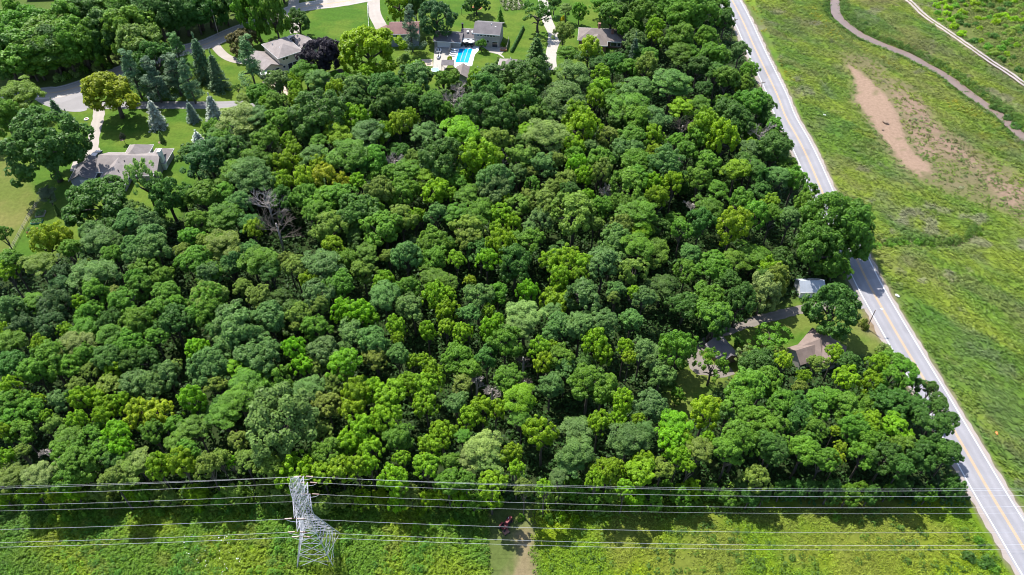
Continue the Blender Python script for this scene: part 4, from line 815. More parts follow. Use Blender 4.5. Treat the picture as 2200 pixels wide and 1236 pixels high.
# scrub bushes right of the levee track
rr = random.Random(31); sb = []
while len(sb) < 85:
    a, b = rr.uniform(2010, 2215), rr.uniform(-10, 185)
    tx = np.interp(b, [0, 36, 66, 102, 135, 160, 184], [1946, 1985, 2029, 2081, 2128, 2167, 2200])
    if a < tx+22+14*rr.random() or any(math.hypot(a-c, b-d) < 11 for c, d in sb): continue
    sb.append((a, b)); r = rr.uniform(6, 13); cc = rr.choice(['G', 'L', 'L', 'O', 'G', 'D'])
    yard('bush', 'h', [1.25*q for q in COLS[cc]], a, b, r, f"{COLW[cc]} {'large' if r > 9.5 else 'small'} bush in the scrub beyond the gravel track, {a/22:.1f}% across, {max(b, 0)/12.36:.1f}% down", None, cat='bush', group='bushes beyond the gravel track')
for a, b, r in [(1860, 50, 6), (1980, 128, 7), (2068, 174, 8), (2082, 190, 9), (2115, 198, 7), (2140, 222, 14), (2170, 245, 13), (2188, 262, 15), (2155, 230, 10), (2035, 160, 6)]:
    yard('bush', 'h', 'D', a, b, r, f"dark {'large' if r > 9 else 'small'} bush on the muddy creek's far bank, {a/22:.1f}% across, {b/12.36:.0f}% down", None, cat='bush', group='bushes on the creek bank')
for a, b, r in [(1888, 520, 16), (1915, 517, 15), (1945, 515, 15), (1975, 514, 13), (2005, 519, 10), (2110, 498, 8)]:
    yard('bush', 'h', 'G', a, b, r, f"leafy bush along the little ditch in the field, {a/22:.0f}% across, {b/12.36:.0f}% down", 1.6, cat='bush', group='bushes along the field ditch')
for a, b, r, lb in [(2120, 1205, 22, "dark thorny bush left of the road in the front corner"), (2085, 1195, 18, "dark bush second from the road in the front corner"), (1797, 1108, 12, "lone bush at the shaded edge of the front meadow"), (2105, 1160, 14, "bush beside the road above the front corner thicket"), (1120, 1110, 10, "small leafy bush right of the red tractor"), (2140, 1222, 14, "bush closest to the road in the front corner")]:
    yard('bush', 'h', 'D' if r > 15 else 'G', a, b, r, lb, 1.6, cat='bush')
for a, b, r in [(975, 1122, 13), (960, 1130, 12), (895, 1128, 14), (930, 1138, 10), (905, 1095, 14), (1180, 1112, 13), (1205, 1105, 15), (1235, 1112, 12), (1410, 1085, 14), (1480, 1085, 15), (180, 1102, 14), (140, 1108, 13), (110, 1112, 12), (340, 1098, 12), (520, 1090, 12), (425, 1092, 12)]:
    yard('bush', 'h', 'L' if a % 2 else 'G', a, b, r, f"bright leafy bush where the wood meets the front meadow, {a/22:.0f}% across, {b/12.36:.0f}% down", 2.6, cat='bush', group='bushes at the wood edge')

ry_ = random.Random(8)
for i in range(64):
    a = 20+i*32+ry_.uniform(-12, 12); b = (1066 if a < 640 else 1078 if a < 1100 else 1062)+ry_.uniform(-14, 8)
    if 1055 < a < 1140 or a > 2050: continue
    r = ry_.uniform(15, 27); cc = ry_.choice('LGGLO' if a < 1500 else 'DGD')
    yard('young_tree', ry_.choice('bbw'), cc, a, b, r, f"low {COLW[cc]} young tree on the wood's front edge, {a/22:.1f}% across, {b/12.36:.0f}% down", ry_.uniform(4.5, 7.5), group='young trees on the front edge')
# ---------------------------------------------------------------- buildings
def TR(x, y, deg, z=0): return Matrix.Translation((x, y, z)) @ Matrix.Rotation(R_(deg), 4, 'Z')
def wing(par, cx, cy, L, Wd, deg, eave, ridge, wallm, roofm, hip=False, ov=.45, trim=True, z0=0.0):
    """ridge along the wing's own x; parts: wall, roof, eave_trim"""
    T = TR(cx, cy, deg); a, b = L/2, Wd/2; m = MB(); m.box(-a, a, -b, b, z0, eave, T)
    if not hip:
        for s in (-1, 1): m.poly([T @ Vector((s*a, -b, eave)), T @ Vector((s*a, b, eave)), T @ Vector((s*a, 0, ridge-.12))])
    m.obj('wall', wallm, par)
    sl = (ridge-eave)/b; m = MB(); A, B = a+ov, b+ov; ze = eave-sl*ov+.06; th = .2
    if hip:
        r = max(a-b, 0.02); top = [(-r, 0, ridge), (r, 0, ridge)]; e = [(-A, -B, ze), (A, -B, ze), (A, B, ze), (-A, B, ze)]
        q = lambda p: T @ Vector(p); lo = [(x, y, ze-th) for x, y, z in e]
        m.poly([q(e[0]), q(e[1]), q(top[1]), q(top[0])]); m.poly([q(e[2]), q(e[3]), q(top[0]), q(top[1])])
        m.poly([q(e[1]), q(e[2]), q(top[1])]); m.poly([q(e[3]), q(e[0]), q(top[0])]); m.poly([q(p) for p in reversed(lo)])
        for i in range(4): m.poly([q(e[i]), q(lo[i]), q(lo[(i+1) % 4]), q(e[(i+1) % 4])])
    else:
        sec = [(-B, ze), (0, ridge), (B, ze), (B, ze-th), (0, ridge-th*1.1), (-B, ze-th)]
        p0 = [T @ Vector((-A, y, z)) for y, z in sec]; p1 = [T @ Vector((A, y, z)) for y, z in sec]
        for i in range(6): m.poly([p0[i], p1[i], p1[(i+1) % 6], p0[(i+1) % 6]])
        m.poly([p0[0], p0[1], p0[4], p0[5]]); m.poly([p0[1], p0[2], p0[3], p0[4]]); m.poly([p1[1], p1[0], p1[5], p1[4]]); m.poly([p1[2], p1[1], p1[4], p1[3]])
    m.obj('roof', roofm, par)
    if trim:
        t = .05
        for s in (-1, 1): MB().box(-A, A, s*(B+t*.5+.004)-t*.5, s*(B+t*.5+.004)+t*.5, ze-th-.03, ze+.03, T).obj('eave_trim', M['white'], par)
        if hip:
            for s in (-1, 1): MB().box(s*(A+t*.5+.004)-t*.5, s*(A+t*.5+.004)+t*.5, -B-.06, B+.06, ze-th-.03, ze+.03, T).obj('eave_trim', M['white'], par)
    return T
def openings(par, T, b, lst, side='-y', what='window'):
    """lst: (u, z, w, h) on the wall y = -b (or y = b, x = a ...) of the wing"""
    rot = {'-y': 0, '+x': 90, '+y': 180, '-x': -90}[side]; Q = T @ Matrix.Rotation(R_(rot), 4, 'Z')
    for u, z, w, h in lst:
        m = MB()
        for x0, x1, z0, z1 in ((u-w/2-.08, u+w/2+.08, z-h/2-.08, z-h/2), (u-w/2-.08, u+w/2+.08, z+h/2, z+h/2+.08), (u-w/2-.08, u-w/2, z-h/2, z+h/2), (u+w/2, u+w/2+.08, z-h/2, z+h/2)): m.box(x0, x1, -b-.07, -b+.02, z0, z1, Q)
        f = m.obj(what, M['white'], par)
        MB().box(u-w/2, u+w/2, -b-.03, -b+.015, z-h/2, z+h/2, Q).obj('pane' if what == 'window' else 'leaf', M['glass'] if what != 'garage_door' else M['white'], f)
def chimney(par, x, y, z0, z1, mat, w=.7, d=.9):
    m = MB(); m.box(x-w/2, x+w/2, y-d/2, y+d/2, z0, z1); m.box(x-w/2-.08, x+w/2+.08, y-d/2-.08, y+d/2+.08, z1+.002, z1+.14); m.obj('chimney', mat, par)
def vents(par, lst, mat):
    for x, y, z in lst: MB().tube([(x, y, z-.5), (x, y, z+.3)], .14, 6).obj('roof_vent', mat, par)
def house(name, x, y, label, cat='house'): e = empty(name, (x, y, 0)); return tag(e, label, cat)
# ranch house on the left, its garage
h = house('ranch_house', -108.4, 182.9, "rambling single-storey ranch house with taupe shingle roof and white chimney")
T = wing(h, 0, 0, 16.6, 8.6, -1, 2.7, 5.0, M['siding'], M['roof_grey'])
openings(h, T, 4.3, [(2.0, 1.4, 1.5, 1.1), (6.6, 1.4, 1.6, 1.1)])
T2 = wing(h, -2.6, -5.6, 9.2, 7.0, 92, 2.64, 4.75, M['siding'], M['roof_grey']); openings(h, T2, 4.6, [(0, 1.5, 2.0, 1.2)], '-x'); openings(h, T2, 3.5, [(-2.6, 1.4, 1.4, 1.1), (0, 1.4, 1.4, 1.1)], '-y')
wing(h, -.2, 4.3, 8.6, 6.0, 91, 2.61, 4.9, M['siding'], M['roof_grey'], True); wing(h, 7.0, 3.5, 6.5, 4.4, 88, 2.58, 4.3, M['siding'], M['roof_grey'], True)
wing(h, 5.4, -3.2, 4.4, 4.0, 91, 2.55, 4.2, M['siding'], M['roof_grey'], True)
chimney(h, 8.75, .6, 0, 6.2, M['white'], .8, 1.5); vents(h, [(-2.2, -2.5, 4.2), (-1.0, -1.6, 4.2), (3.4, -1.9, 4.0), (-1.2, -6, 4.2)], M['dark'])
h = house('garage', -120.2, 179.6, "small dark-roofed garage half in shade beside the ranch house", 'garage')
T = wing(h, 0, 0, 9.0, 5.9, 94, 2.5, 4.2, M['bluegrey'], M['roof_slate']); openings(h, T, 4.5, [(.9, 1.15, 2.6, 2.1)], '-x', 'garage_door')
# patio house in front of the purple tree
h = house('patio_house', -77.9, 244.7, "cream two-storey house with brown-grey hip roof and sunny patio")
T = wing(h, 0, 0, 11.6, 8.2, -52, 5.4, 7.3, M['cream'], M['roof_grey'], True)
openings(h, T, 5.8, [(-2.4, 4.4, .9, 1.0), (-1.3, 4.4, .9, 1.0), (2.6, 4.4, .9, 1.0), (1.6, 4.4, .9, 1.0), (-2.8, 1.6, .8, .8), (3.0, 1.4, .9, 1.2)], '+x'); openings(h, T, 5.8, [(-.6, 1.15, 1.6, 2.1), (1.2, 1.15, 1.6, 2.1)], '+x', 'door')
T = wing(h, -5.6, -5.0, 11.0, 7.2, -50, 2.7, 4.4, M['cream'], M['roof_grey']); openings(h, T, 5.5, [(0, 1.5, 1.5, 1.1), (1.9, 1.5, 1.5, 1.1)], '+x')
wing(h, 5.2, 7.6, 7.0, 6.6, -52, 2.9, 4.8, M['cream'], M['roof_grey']); chimney(h, 2.9, 5.0, 2.5, 6.0, M['dark'], .7, .7); vents(h, [(-3, 0, 6.6), (0, -2.5, 6.4)], M['white'])
# red roof house
h = house('red_roof_house', -37.8, 259.5, "house with dull red shingle roof and blue-grey walls behind the tall pine")
T = wing(h, 0, 0, 9.6, 8.4, 2, 5.0, 6.9, M['bluegrey'], M['roof_red']); openings(h, T, 4.2, [(-2.2, 3.9, 1.5, 1.0), (2.6, 3.9, 1.5, 1.0), (-1.6, 1.3, 1.0, 1.6), (.6, 1.2, 1.8, 2.0)])
wing(h, -6.4, -.6, 6.4, 8.0, 95, 2.8, 4.6, M['bluegrey'], M['roof_red'])
# pool house: two-storey block, link, garage
h = house('two_storey_house', -8.2, 258.9, "grey two-storey house with dark gable roof, low link and white-edged garage by the pool")
T = wing(h, 0, 0, 8.8, 8.6, -9, 5.3, 7.2, M['siding'], M['roof_slate'])
openings(h, T, 4.3, [(-2.9, 4.55, .8, .9), (-1.9, 4.55, .8, .9), (-.4, 4.55, .8, .9), (.6, 4.55, .8, .9), (1.6, 4.55, .8, .9), (2.6, 4.55, .8, .9), (-3.2, 2.3, .9, .9), (-.6, 2.3, .8, .9), (.4, 2.3, .8, .9)]); openings(h, T, 4.3, [(2.9, 1.3, 1.9, 2.1)], '-y', 'door')
T = wing(h, -6.9, .6, 4.6, 6.2, -9, 2.9, 4.4, M['siding'], M['roof_slate']); openings(h, T, 3.1, [(-1, 1.4, 1.2, 1.5), (.8, 1.4, 1.2, 1.5)])
for x, y in ((-7.4, -.2), (-5.7, -.5)): MB().box(x-.3, x+.3, y-.8, y+.8, 3.9, 4.16, None).obj('skylight', M['white'], h)
MB().box(2.2, 2.75, -2.0, -1.3, 6.25, 6.6).obj('skylight', M['white'], h); chimney(h, -9.4, 3.6, 2.5, 5.0, M['dark'], .6, .6)
T = wing(h, -14.0, -1.1, 9.3, 6.8, -8, 2.6, 4.0, M['siding'], M['roof_slate']); openings(h, T, 3.4, [(-1.2, 1.2, 4.6, 2.0)], '-y', 'garage_door'); vents(h, [(-14.4, -2.8, 3.4), (-16, .6, 3.9), (1, -1, 6.9)], M['white'])
h = house('pavilion', -.4, 238.8, "square hip-roofed pavilion on the lawn beside the dark conifer", 'pavilion')
wing(h, 0, 0, 7.6, 6.2, -8, 2.3, 4.3, M['wood'], M['roof_grey'], True, z0=1.5)
for x, y in ((-3.5, -2.8), (3.5, -2.8), (3.5, 2.8), (-3.5, 2.8)): MB().box(x-.12, x+.12, y-.12, y+.12, 0, 1.5, TR(0, 0, -8)).obj('post', M['pale_wood'], h)
MB().tube([(0, 0, 4.2), (0, 0, 4.9)], [.25, .05], 8).obj('finial', M['white'], h)
h = house('pool_shed', -16.6, 234.2, "narrow shed with pale taupe gable roof at the pool's lower end", 'shed')
wing(h, 0, 0, 6.2, 3.6, 86, 2.2, 3.3, M['siding'], M['roof_taupe'], trim=False)
h = house('pergola', -21.6, 239.6, "low grey slatted canopy beside the pool's lower left corner", 'canopy')
m = MB()
for k in range(9): m.box(-2.2, 2.2, -1.6+.4*k, -1.25+.4*k, 2.3, 2.38)
m.obj('slat_roof', M['roof_slate'], h)
for x, y in ((-2, -1.4), (2, -1.4), (2, 1.8), (-2, 1.8)): MB().box(x-.08, x+.08, y-.08, y+.08, 0, 2.3).obj('post', M['pale_wood'], h)
h = house('hip_roof_ranch', 31.6, 258.8, "long ranch house with grey hip roof and two brick chimneys at the wood's edge")
T = wing(h, 0, 0, 15.4, 8.4, -6, 2.8, 4.9, M['brick'], M['roof_taupe'], True); wing(h, -1.6, -3.6, 7.0, 6.0, 84, 2.74, 4.6, M['brick'], M['roof_taupe'], True); openings(h, T, 4.2, [(4.5, 1.4, 2.0, 1.2), (6.4, 1.4, 1.0, 1.2)])
chimney(h, 3.6, -1.9, 2.5, 5.6, M['brick'], .8, .8); chimney(h, -.6, 2.9, 2.5, 5.4, M['brick'], .8, .8); vents(h, [(1.2, .6, 4.7), (.4, .7, 4.7)], M['dark'])
h = house('brown_roof_shed', -59.2, 231.4, "brown-roofed outbuilding tucked under the purple-leaved tree", 'shed'); wing(h, 0, 0, 6.6, 5.4, 28, 2.4, 3.8, M['siding'], M['roof_brown'], trim=False)
h = house('white_shed', 71.9, 133.7, "small white farm shed with pale blue-grey roof in dappled shade", 'shed')
T = wing(h, 0, 0, 5.8, 4.2, 3, 2.1, 3.7, M['white'], M['roof_white'], ov=.2); openings(h, T, 2.1, [(.4, 1.2, .6, .6)])
h = house('farmhouse', 68.2, 114.2, "brown farmhouse with steep crossed gables beside the dense round maple")
T = wing(h, 0, 0, 7.6, 6.0, 48, 2.8, 5.4, M['siding'], M['roof_brown'], True, trim=False); wing(h, 2.2, -1.4, 5.2, 4.6, -18, 2.74, 4.8, M['siding'], M['roof_brown'], trim=False); wing(h, -3.2, -2.0, 5.4, 4.4, 20, 2.68, 4.4, M['siding'], M['roof_brown'], trim=False)
wing(h, .8, -2.8, 4.6, 4.6, -70, 2.62, 4.7, M['siding'], M['roof_brown'], trim=False); chimney(h, 3.4, 2.2, 2.5, 5.4, M['white'], .5, .5)
h = house('farm_garage', 46.8, 113.2, "dark grey gable-roofed garage at the end of the gravel farm track", 'garage'); wing(h, 0, 0, 5.2, 4.2, -66, 2.3, 3.6, M['wood'], M['roof_slate'], trim=False)
h = house('distant_house', P(100, -10)[0], P(100, -10)[1], "dark-roofed house cut by the top edge beyond the wood"); wing(h, 0, 0, 12, 8, 5, 2.8, 4.8, M['brick'], M['roof_dark'], True)
# ---------------------------------------------------------------- the pool and its garden
sheet('pool_deck', GP([(974, 97), (1030, 95), (1029, 108), (1020, 118), (1014, 142), (978, 146), (966, 134)]), .04, M['plastic_white'])
sheet('patio', GP([(934, 97), (973, 99), (966, 134), (958, 148), (944, 160), (930, 148)]), .03, M['paving'])
sheet('patio', GP([(994, 84), (1020, 88), (1074, 92), (1086, 108), (1078, 116), (1050, 110), (1030, 96), (974, 97), (978, 86)]), .025, M['paving'])
sheet('patio', GP([(588, 168), (602, 148), (648, 119), (664, 132), (640, 158), (616, 172), (600, 178)]), .03, M['paving'])
sheet('gravel_yard', GP([(563, 176), (588, 170), (618, 182), (622, 204), (600, 212), (566, 196)]), .025, M['deck'])
sheet('patio', GP([(901, 128), (929, 127), (930, 143), (903, 140)]), .03, M['deck'])
sheet('garden_path', GP([(1074, 115), (1082, 122), (1084, 126), (1070, 117), (1050, 112), (1052, 109)]), .03, M['paving'])
PC = GP([(987, 105), (1015, 106), (1006, 136), (978, 135)])
e = empty('swimming_pool', (sum(p[0] for p in PC)/4, sum(p[1] for p in PC)/4, 0)); tag(e, "rectangular bright blue swimming pool with white deck", 'pool')
ctr = e.location
wv = MB(); q = [Vector((p[0]-ctr.x, p[1]-ctr.y, .07)) for p in PC]; wv.poly(list(reversed(q))); wv.obj('water', M['pool'], e)
cp = MB()
for i in range(4):
    a, b = q[i], q[(i+1) % 4]; d = (b-a).normalized(); n_ = Vector((d.y, -d.x, 0)); s_ = 1 if n_.dot((a+b)/2) > 0 else -1; n_ *= s_
    a2, b2 = a-d*.0, b+d*.0
    for zz in (0,): cp.poly([(a2.x, a2.y, .13), (b2.x, b2.y, .13), (b2+n_*.35+d*.35).to_tuple()[:2]+(.13,), (a2+n_*.35-d*.35).to_tuple()[:2]+(.13,)]); cp.poly([(a2.x, a2.y, .13), (a2.x, a2.y, .05), (b2.x, b2.y, .05), (b2.x, b2.y, .13)])
cp.obj('coping', M['white'], e)
lines = MB()
for u in (.36, .68):
    a = q[0].lerp(q[1], u); b = q[3].lerp(q[2], u); lines.poly([(a.x-.1, a.y, .076), (b.x-.1, b.y+.9, .076), (b.x+.1, b.y+.9, .076), (a.x+.1, a.y, .076)])
lines.obj('lane_marking', M['bluegrey'], e)
def umbrella(px, py, label):
    x, y = P(px, py, 2.3); e = empty('parasol', (x, y, 0)); tag(e, label, 'parasol', 'pool parasols')
    MB().tube([(0, 0, 0), (0, 0, 2.6)], .03, 6).obj('pole', M['white'], e); m = MB(); n = 8
    for k in range(n):
        a, b = 6.283*k/n, 6.283*(k+1)/n; m.poly([(math.cos(a)*1.35, math.sin(a)*1.35, 2.1), (math.cos(b)*1.35, math.sin(b)*1.35, 2.1), (0, 0, 2.65)])
    m.obj('canopy', M['plastic_white'], e); MB().disc((0, 0, 0), .28, .12, 10).obj('foot', M['dark'], e)
    t = empty('patio_table', (x+.05, y-.1, 0)); tag(t, f"round dark patio table under the {'left' if px < 1005 else 'right'} white parasol", 'table', 'patio tables'); MB().disc((0, 0, .7), .6, .04, 12).obj('table_top', M['dark'], t)
    for k in range(4): MB().box(-.03, .03, -.03, .03, 0, .7, TR(.35*math.cos(1.57*k+.78), .35*math.sin(1.57*k+.78), 0)).obj('leg', M['dark'], t)
    for k in range(4):
        c = empty('patio_chair', (x+1.15*math.cos(1.57*k+.3), y-.1+1.15*math.sin(1.57*k+.3), 0), 1.57*k+.3-math.pi/2)
        tag(c, f"dark patio chair {['right of', 'behind', 'left of', 'in front of'][k]} the table under the {'left' if px < 1005 else 'right'} white parasol", 'chair', 'chairs around the patio tables')
        MB().box(-.25, .25, -.25, .25, .42, .48).obj('seat', M['dark'], c); MB().box(-.25, .25, .22, .28, .482, .95).obj('backrest', M['dark'], c)
        for sx in (-.21, .21):
            for sy in (-.21, .21): MB().box(sx-.02, sx+.02, sy-.02, sy+.02, 0, .418).obj('leg', M['dark'], c)
umbrella(999, 86, "white parasol at the left of the link wall"); umbrella(1012, 87, "white parasol nearer the two-storey wall")
def lounger(px, py, deg, label):
    x, y = P(px, py, .3); e = empty('sun_lounger', (x, y, .045), R_(deg)); tag(e, label, 'sun lounger', 'white loungers along the pool')
    MB().box(-.55, 1.0, -.32, .32, .28, .36).obj('seat', M['plastic_white'], e); MB().poly([(-.56, -.32, .36), (-.56, .32, .36), (-1.1, .32, .75), (-1.1, -.32, .75)]).poly([(-.62, -.32, .3), (-1.16, -.32, .69), (-1.16, .32, .69), (-.62, .32, .3)]).poly([(-1.1, -.32, .75), (-1.1, .32, .75), (-1.16, .32, .69), (-1.16, -.32, .69)]).obj('backrest', M['plastic_white'], e)
    for a in (-.5, .9):
        for b in (-.28, .28): MB().box(a-.03, a+.03, b-.03, b+.03, 0, .278).obj('leg', M['plastic_white'], e)
for i, (a, b) in enumerate([(977, 107), (975, 112), (973.5, 116), (972, 120), (985, 101)]): lounger(a, b, -8, f"white lounger beside the pool's left edge, {['first', 'second', 'third', 'fourth'][i]} from the house" if i < 4 else "white lounger at the pool end under the garage wall")
def watercraft(px, py, deg, label):
    x, y = P(px, py, .5); e = empty('personal_watercraft', (x, y, .03), R_(deg)); tag(e, label, 'watercraft', 'watercraft parked on the patio'); m = MB()
    sec = [(-1.4, .45, .75), (-.4, .55, .7), (.7, .5, .75), (1.5, .12, .62)]
    ring = [[(u, -w, .45), (u, -w*.8, hh), (u, 0, hh+.08), (u, w*.8, hh), (u, w, .45), (u, 0, .2)] for u, w, hh in sec]
    for A, B in zip(ring[:-1], ring[1:]):
        for k in range(6): m.poly([A[k], B[k], B[(k+1) % 6], A[(k+1) % 6]])
    m.poly(ring[0]); m.poly(list(reversed(ring[-1]))); m.obj('hull', M['plastic_white'], e)
    MB().box(-1.2, .1, -.2, .2, .8, 1.0).obj('seat', M['dark'], e); MB().tube([(.35, -.4, 1.1), (.45, 0, 1.05), (.35, .4, 1.1)], .035, 5).box(.3, .55, -.12, .12, .8, 1.05).obj('handlebar', M['dark'], e)
    MB().box(-1.3, 1.1, -.5, -.42, .16, .24).box(-1.3, 1.1, .42, .5, .16, .24).obj('cradle', M['steel'], e)
    for s in (-1, 1): MB().tube([(-.4, s*.55, .17), (-.4, s*.66, .17)], .165, 10).obj('wheel', M['tyre'], e)
watercraft(939, 108, 95, "white watercraft on the patio, upper left one"); watercraft(945, 108, 92, "white watercraft on the patio, upper right one"); watercraft(942.5, 121, 82, "white watercraft nearest the trampoline, behind the other two")
def trampoline(px, py, label):
    x, y = P(px, py, .8); e = empty('trampoline', (x, y, 0)); tag(e, label, 'trampoline'); MB().disc((0, 0, .78), 1.25, .03, 20).obj('mat', M['blue'], e)
    MB().tube([(1.4*math.cos(k*.3142), 1.4*math.sin(k*.3142), .8) for k in range(21)], .12, 5, False).obj('rim', M['plastic_white'], e)
    for k in range(6): MB().tube([(1.4*math.cos(k*1.047), 1.4*math.sin(k*1.047), 0), (1.4*math.cos(k*1.047), 1.4*math.sin(k*1.047), 2.0)], .03, 5).obj('leg', M['steel'], e)
trampoline(935, 150, "round blue trampoline with white rim at the wood's edge")
def fence(name, pts, hgt, mat, label, solid=True, postgap=2.4, closed=False):
    w = [Vector((*P(*p), 0)) for p in pts]; e = empty(name, w[0]); tag(e, label, 'fence'); o = w[0]; pan = MB()
    for a, b in zip(w[:-1], w[1:]):
        L = (b-a).length; d = (b-a)/L; n = max(1, round(L/postgap))
        T = Matrix.Translation(a-o) @ Matrix.Rotation(math.atan2(d.y, d.x), 4, 'Z')
        if solid: pan.box(0, L, -.02, .02, .08, hgt, T)
        else:
            for z in (hgt*.35, hgt*.65, hgt*.97): pan.box(0, L, -.018, .018, z-.03, z+.03, T)
        for k in range(n): MB().box(L*k/n-.05, L*k/n+.05, -.052, .052, 0, hgt+.08, T).obj('post', mat, e)
    pan.obj('panel' if solid else 'rails', mat, e)
fence('garden_fence', [(965, 116), (969, 106), (972, 92)], 1.7, M['pale_wood'], "pale board fence between patio and pool")
fence('garden_fence', [(1093, 88), (1091, 100), (1088, 110)], 1.6, M['pale_wood'], "short pale fence right of the terracotta corner")
fence('garden_fence', [(1057, 175), (1063, 164), (1069, 152)], 1.5, M['pale_wood'], "short diagonal fence below the pavilion")
fence('wire_fence', [(12, 566), (42, 510), (60, 475), (88, 430)], 1.3, M['pale_wood'], "thin rail fence between pale hay field and garden", False, 3.0)
fence('rail_fence', [(790, 12), (791, 35), (793, 64)], 1.3, M['white'], "white rail fence beside the pale concrete driveway", False, 2.5)
h = house('terracotta_planter', *P(1082, 108), "square terracotta corner seat at the patio end", 'planter'); MB().box(-1.1, 1.1, -.9, .9, 0, .55).obj('box', M['terracotta'], h); MB().box(-.9, .9, -.7, .7, .552, .6).obj('soil', M['wood'], h)
h = house('deck_steps', *P(1056, 163), "orange-brown wooden landing near the diagonal fence", 'deck'); MB().box(-1.1, 1.1, -.9, .9, 0, .3).obj('platform', M['terracotta'], h); MB().box(-1.0, 1.0, -1.3, -.905, 0, .15).obj('step', M['terracotta'], h)
h = house('garden_wall', *P(1017, 170), "low brick retaining wall with pale cap at the lawn's lower end", 'wall'); MB().box(-1.9, 1.9, -.2, .2, 0, 1.0).obj('brickwork', M['brick'], h); MB().box(-2.0, 2.0, -.28, .28, 1.002, 1.1).obj('cap', M['pale_wood'], h)
for i, (a, b) in enumerate([(992, 33), (1020, 34), (1058, 158), (1027, 160), (1016, 121)]):
    h = house('garden_lamp', *P(a, b), ["dark garden lamp post left of two on the upper lawn", "dark garden lamp post right of two on the upper lawn", "garden lamp post near the wooden landing", "garden lamp post at the lawn's lower left", "garden lamp post beside the pool's right edge"][i], 'lamp post'); h['group'] = 'garden lamp posts'
    MB().tube([(0, 0, 0), (0, 0, 2.6)], .06, 6).obj('post', M['dark'], h); MB().tube([(0, 0, 2.6), (0, 0, 2.75), (0, 0, 3.0)], [.1, .22, .05], 6).obj('lantern', M['bluegrey'], h)
# clipped hedge on the lawn
hd = [Vector((*P(*p), 0)) for p in ((1124, 62), (1116, 80), (1107, 97), (1099, 112))]
e = empty('hedge', hd[0]); tag(e, "straight clipped hedge dividing the two lawns", 'hedge')
L_ = np.concatenate([np.linspace(tuple(a-hd[0]), tuple(b-hd[0]), 240) for a, b in zip(hd[:-1], hd[1:])]); L_ = np.repeat(L_, 5, 0); hr = np.random.default_rng(3)
d = hr.normal(size=L_.shape); d[:, 2] = np.abs(d[:, 2]); d /= np.linalg.norm(d, axis=1, keepdims=True); pos = L_+d*(.5, .5, 1.35)
v, f = leafquads(pos, d+(0, 0, .4)+hr.normal(0, .3, d.shape), np.full(len(d), .22), .6, hr); o = link('foliage', mesh_np('foliage', v, f, M['leaf'], {'tint': ('FACE', hr.random(len(d)))}), None, e); o.color = (.06, .16, .02, 1)
for i, (a, b, r, lb) in enumerate([(1072, 125, 6, "upper white-flowered shrub beside the pavilion"), (1068, 133, 7, "larger white-flowered shrub beside the pavilion"), (1080, 94, 6, "dark patio shrub by the two-storey house corner"), (966, 124, 8, "olive shrub at the pool deck's left edge"), (1080, 158, 10, "yellow-green shrub below the pavilion"), (1040, 168, 8, "lime shrub on the lawn's lower end")]):
    yard('shrub', 'h', 'P' if i < 2 else 'YOL'[i % 3], a, b, r, lb, 1.7, cat='shrub', group='pool garden shrubs')
# flower and vegetable beds
def bed(px, py, w, dp, deg, label, frame, plants):
    x, y = P(px, py); e = empty('raised_bed', (x, y, 0), R_(deg)); tag(e, label, 'garden bed'); m = MB()
    for x0, x1, y0, y1 in ((-w, w, -dp, -dp+.12), (-w, w, dp-.12, dp), (-w, -w+.12, -dp+.12, dp-.12), (w-.12, w, -dp+.12, dp-.12)): m.box(x0, x1, y0, y1, 0, .4)
    m.obj('frame', frame, e); MB().box(-w+.125, w-.125, -dp+.125, dp-.125, 0, .33).obj('soil', M['wood'], e)
    if plants:
        rr2 = np.random.default_rng(int(px)); c = np.stack([rr2.uniform(-w, w, 260), rr2.uniform(-dp, dp, 260), rr2.uniform(.35, .9, 260)], 1)
        v, f = leafquads(c, rr2.normal(0, .5, c.shape)+(0, 0, 1), np.full(260, .16), .6, rr2); o = link('plants', mesh_np('plants', v, f, M['leaf'], {'tint': ('FACE', rr2.random(260))}), None, e); o.color = (.08, .19, .03, 1)
bed(88, 461, 1.1, 1.2, 10, "leafy raised vegetable bed by the garden fence, topmost of three", M['pale_wood'], True); bed(80, 478, 1.4, .8, 5, "green-sided raised bed by the garden fence", M['green_paint'], True); bed(70, 497, 1.2, .9, 5, "raised bed with terracotta edging by the garden fence", M['terracotta'], True)
h = house('fire_pit', *P(186, 257), "little round white stone ring on the lawn beside the driveway", 'stone ring'); MB().tube([(.6*math.cos(k*.3927), .6*math.sin(k*.3927), .15) for k in range(17)], .16, 6, False).obj('stones', M['white'], h); MB().disc((0, 0, 0), .45, .06, 12).obj('ash', M['terracotta'], h)
for i, (a, b) in enumerate([(263, 300), (345, 306)]): h = house('mulch_ring', *P(a, b), ["mulch ring under the small dark sapling", "mulch ring under the little green conifer"][i], 'mulch'); MB().disc((0, 0, 0), .75, .05, 14).obj('mulch', M['wood'], h)
h = house('flower_bed', *P(1024, 17), "ring of red-brown mulch and flowers under the lawn tree", 'flower bed'); MB().disc((0, 0, 0), 2.0, .08, 18).obj('mulch', M['terracotta'], h)
xy = scatter(GP([(1072, 0), (1120, 0), (1130, 20), (1085, 24)]), 260, rng)
weeds('flower_border', xy, .7, 8, .2, .6, lambda x, y: np.where((np.sin(x*3)+np.cos(y*5) > .8)[:, None], col(.5, .45, .36), col(.09, .14, .03)), rng, .4)
xy = scatter(GP([(604, 166), (640, 150), (648, 160), (630, 176), (612, 180)]), 110, rng)
weeds('patio_plants', xy, .6, 8, .2, .6, lambda x, y: np.where((np.sin(x*3)+np.cos(y*5) > 1.2)[:, None], col(.5, .3, .3), col(.05, .1, .03)), rng, .4)
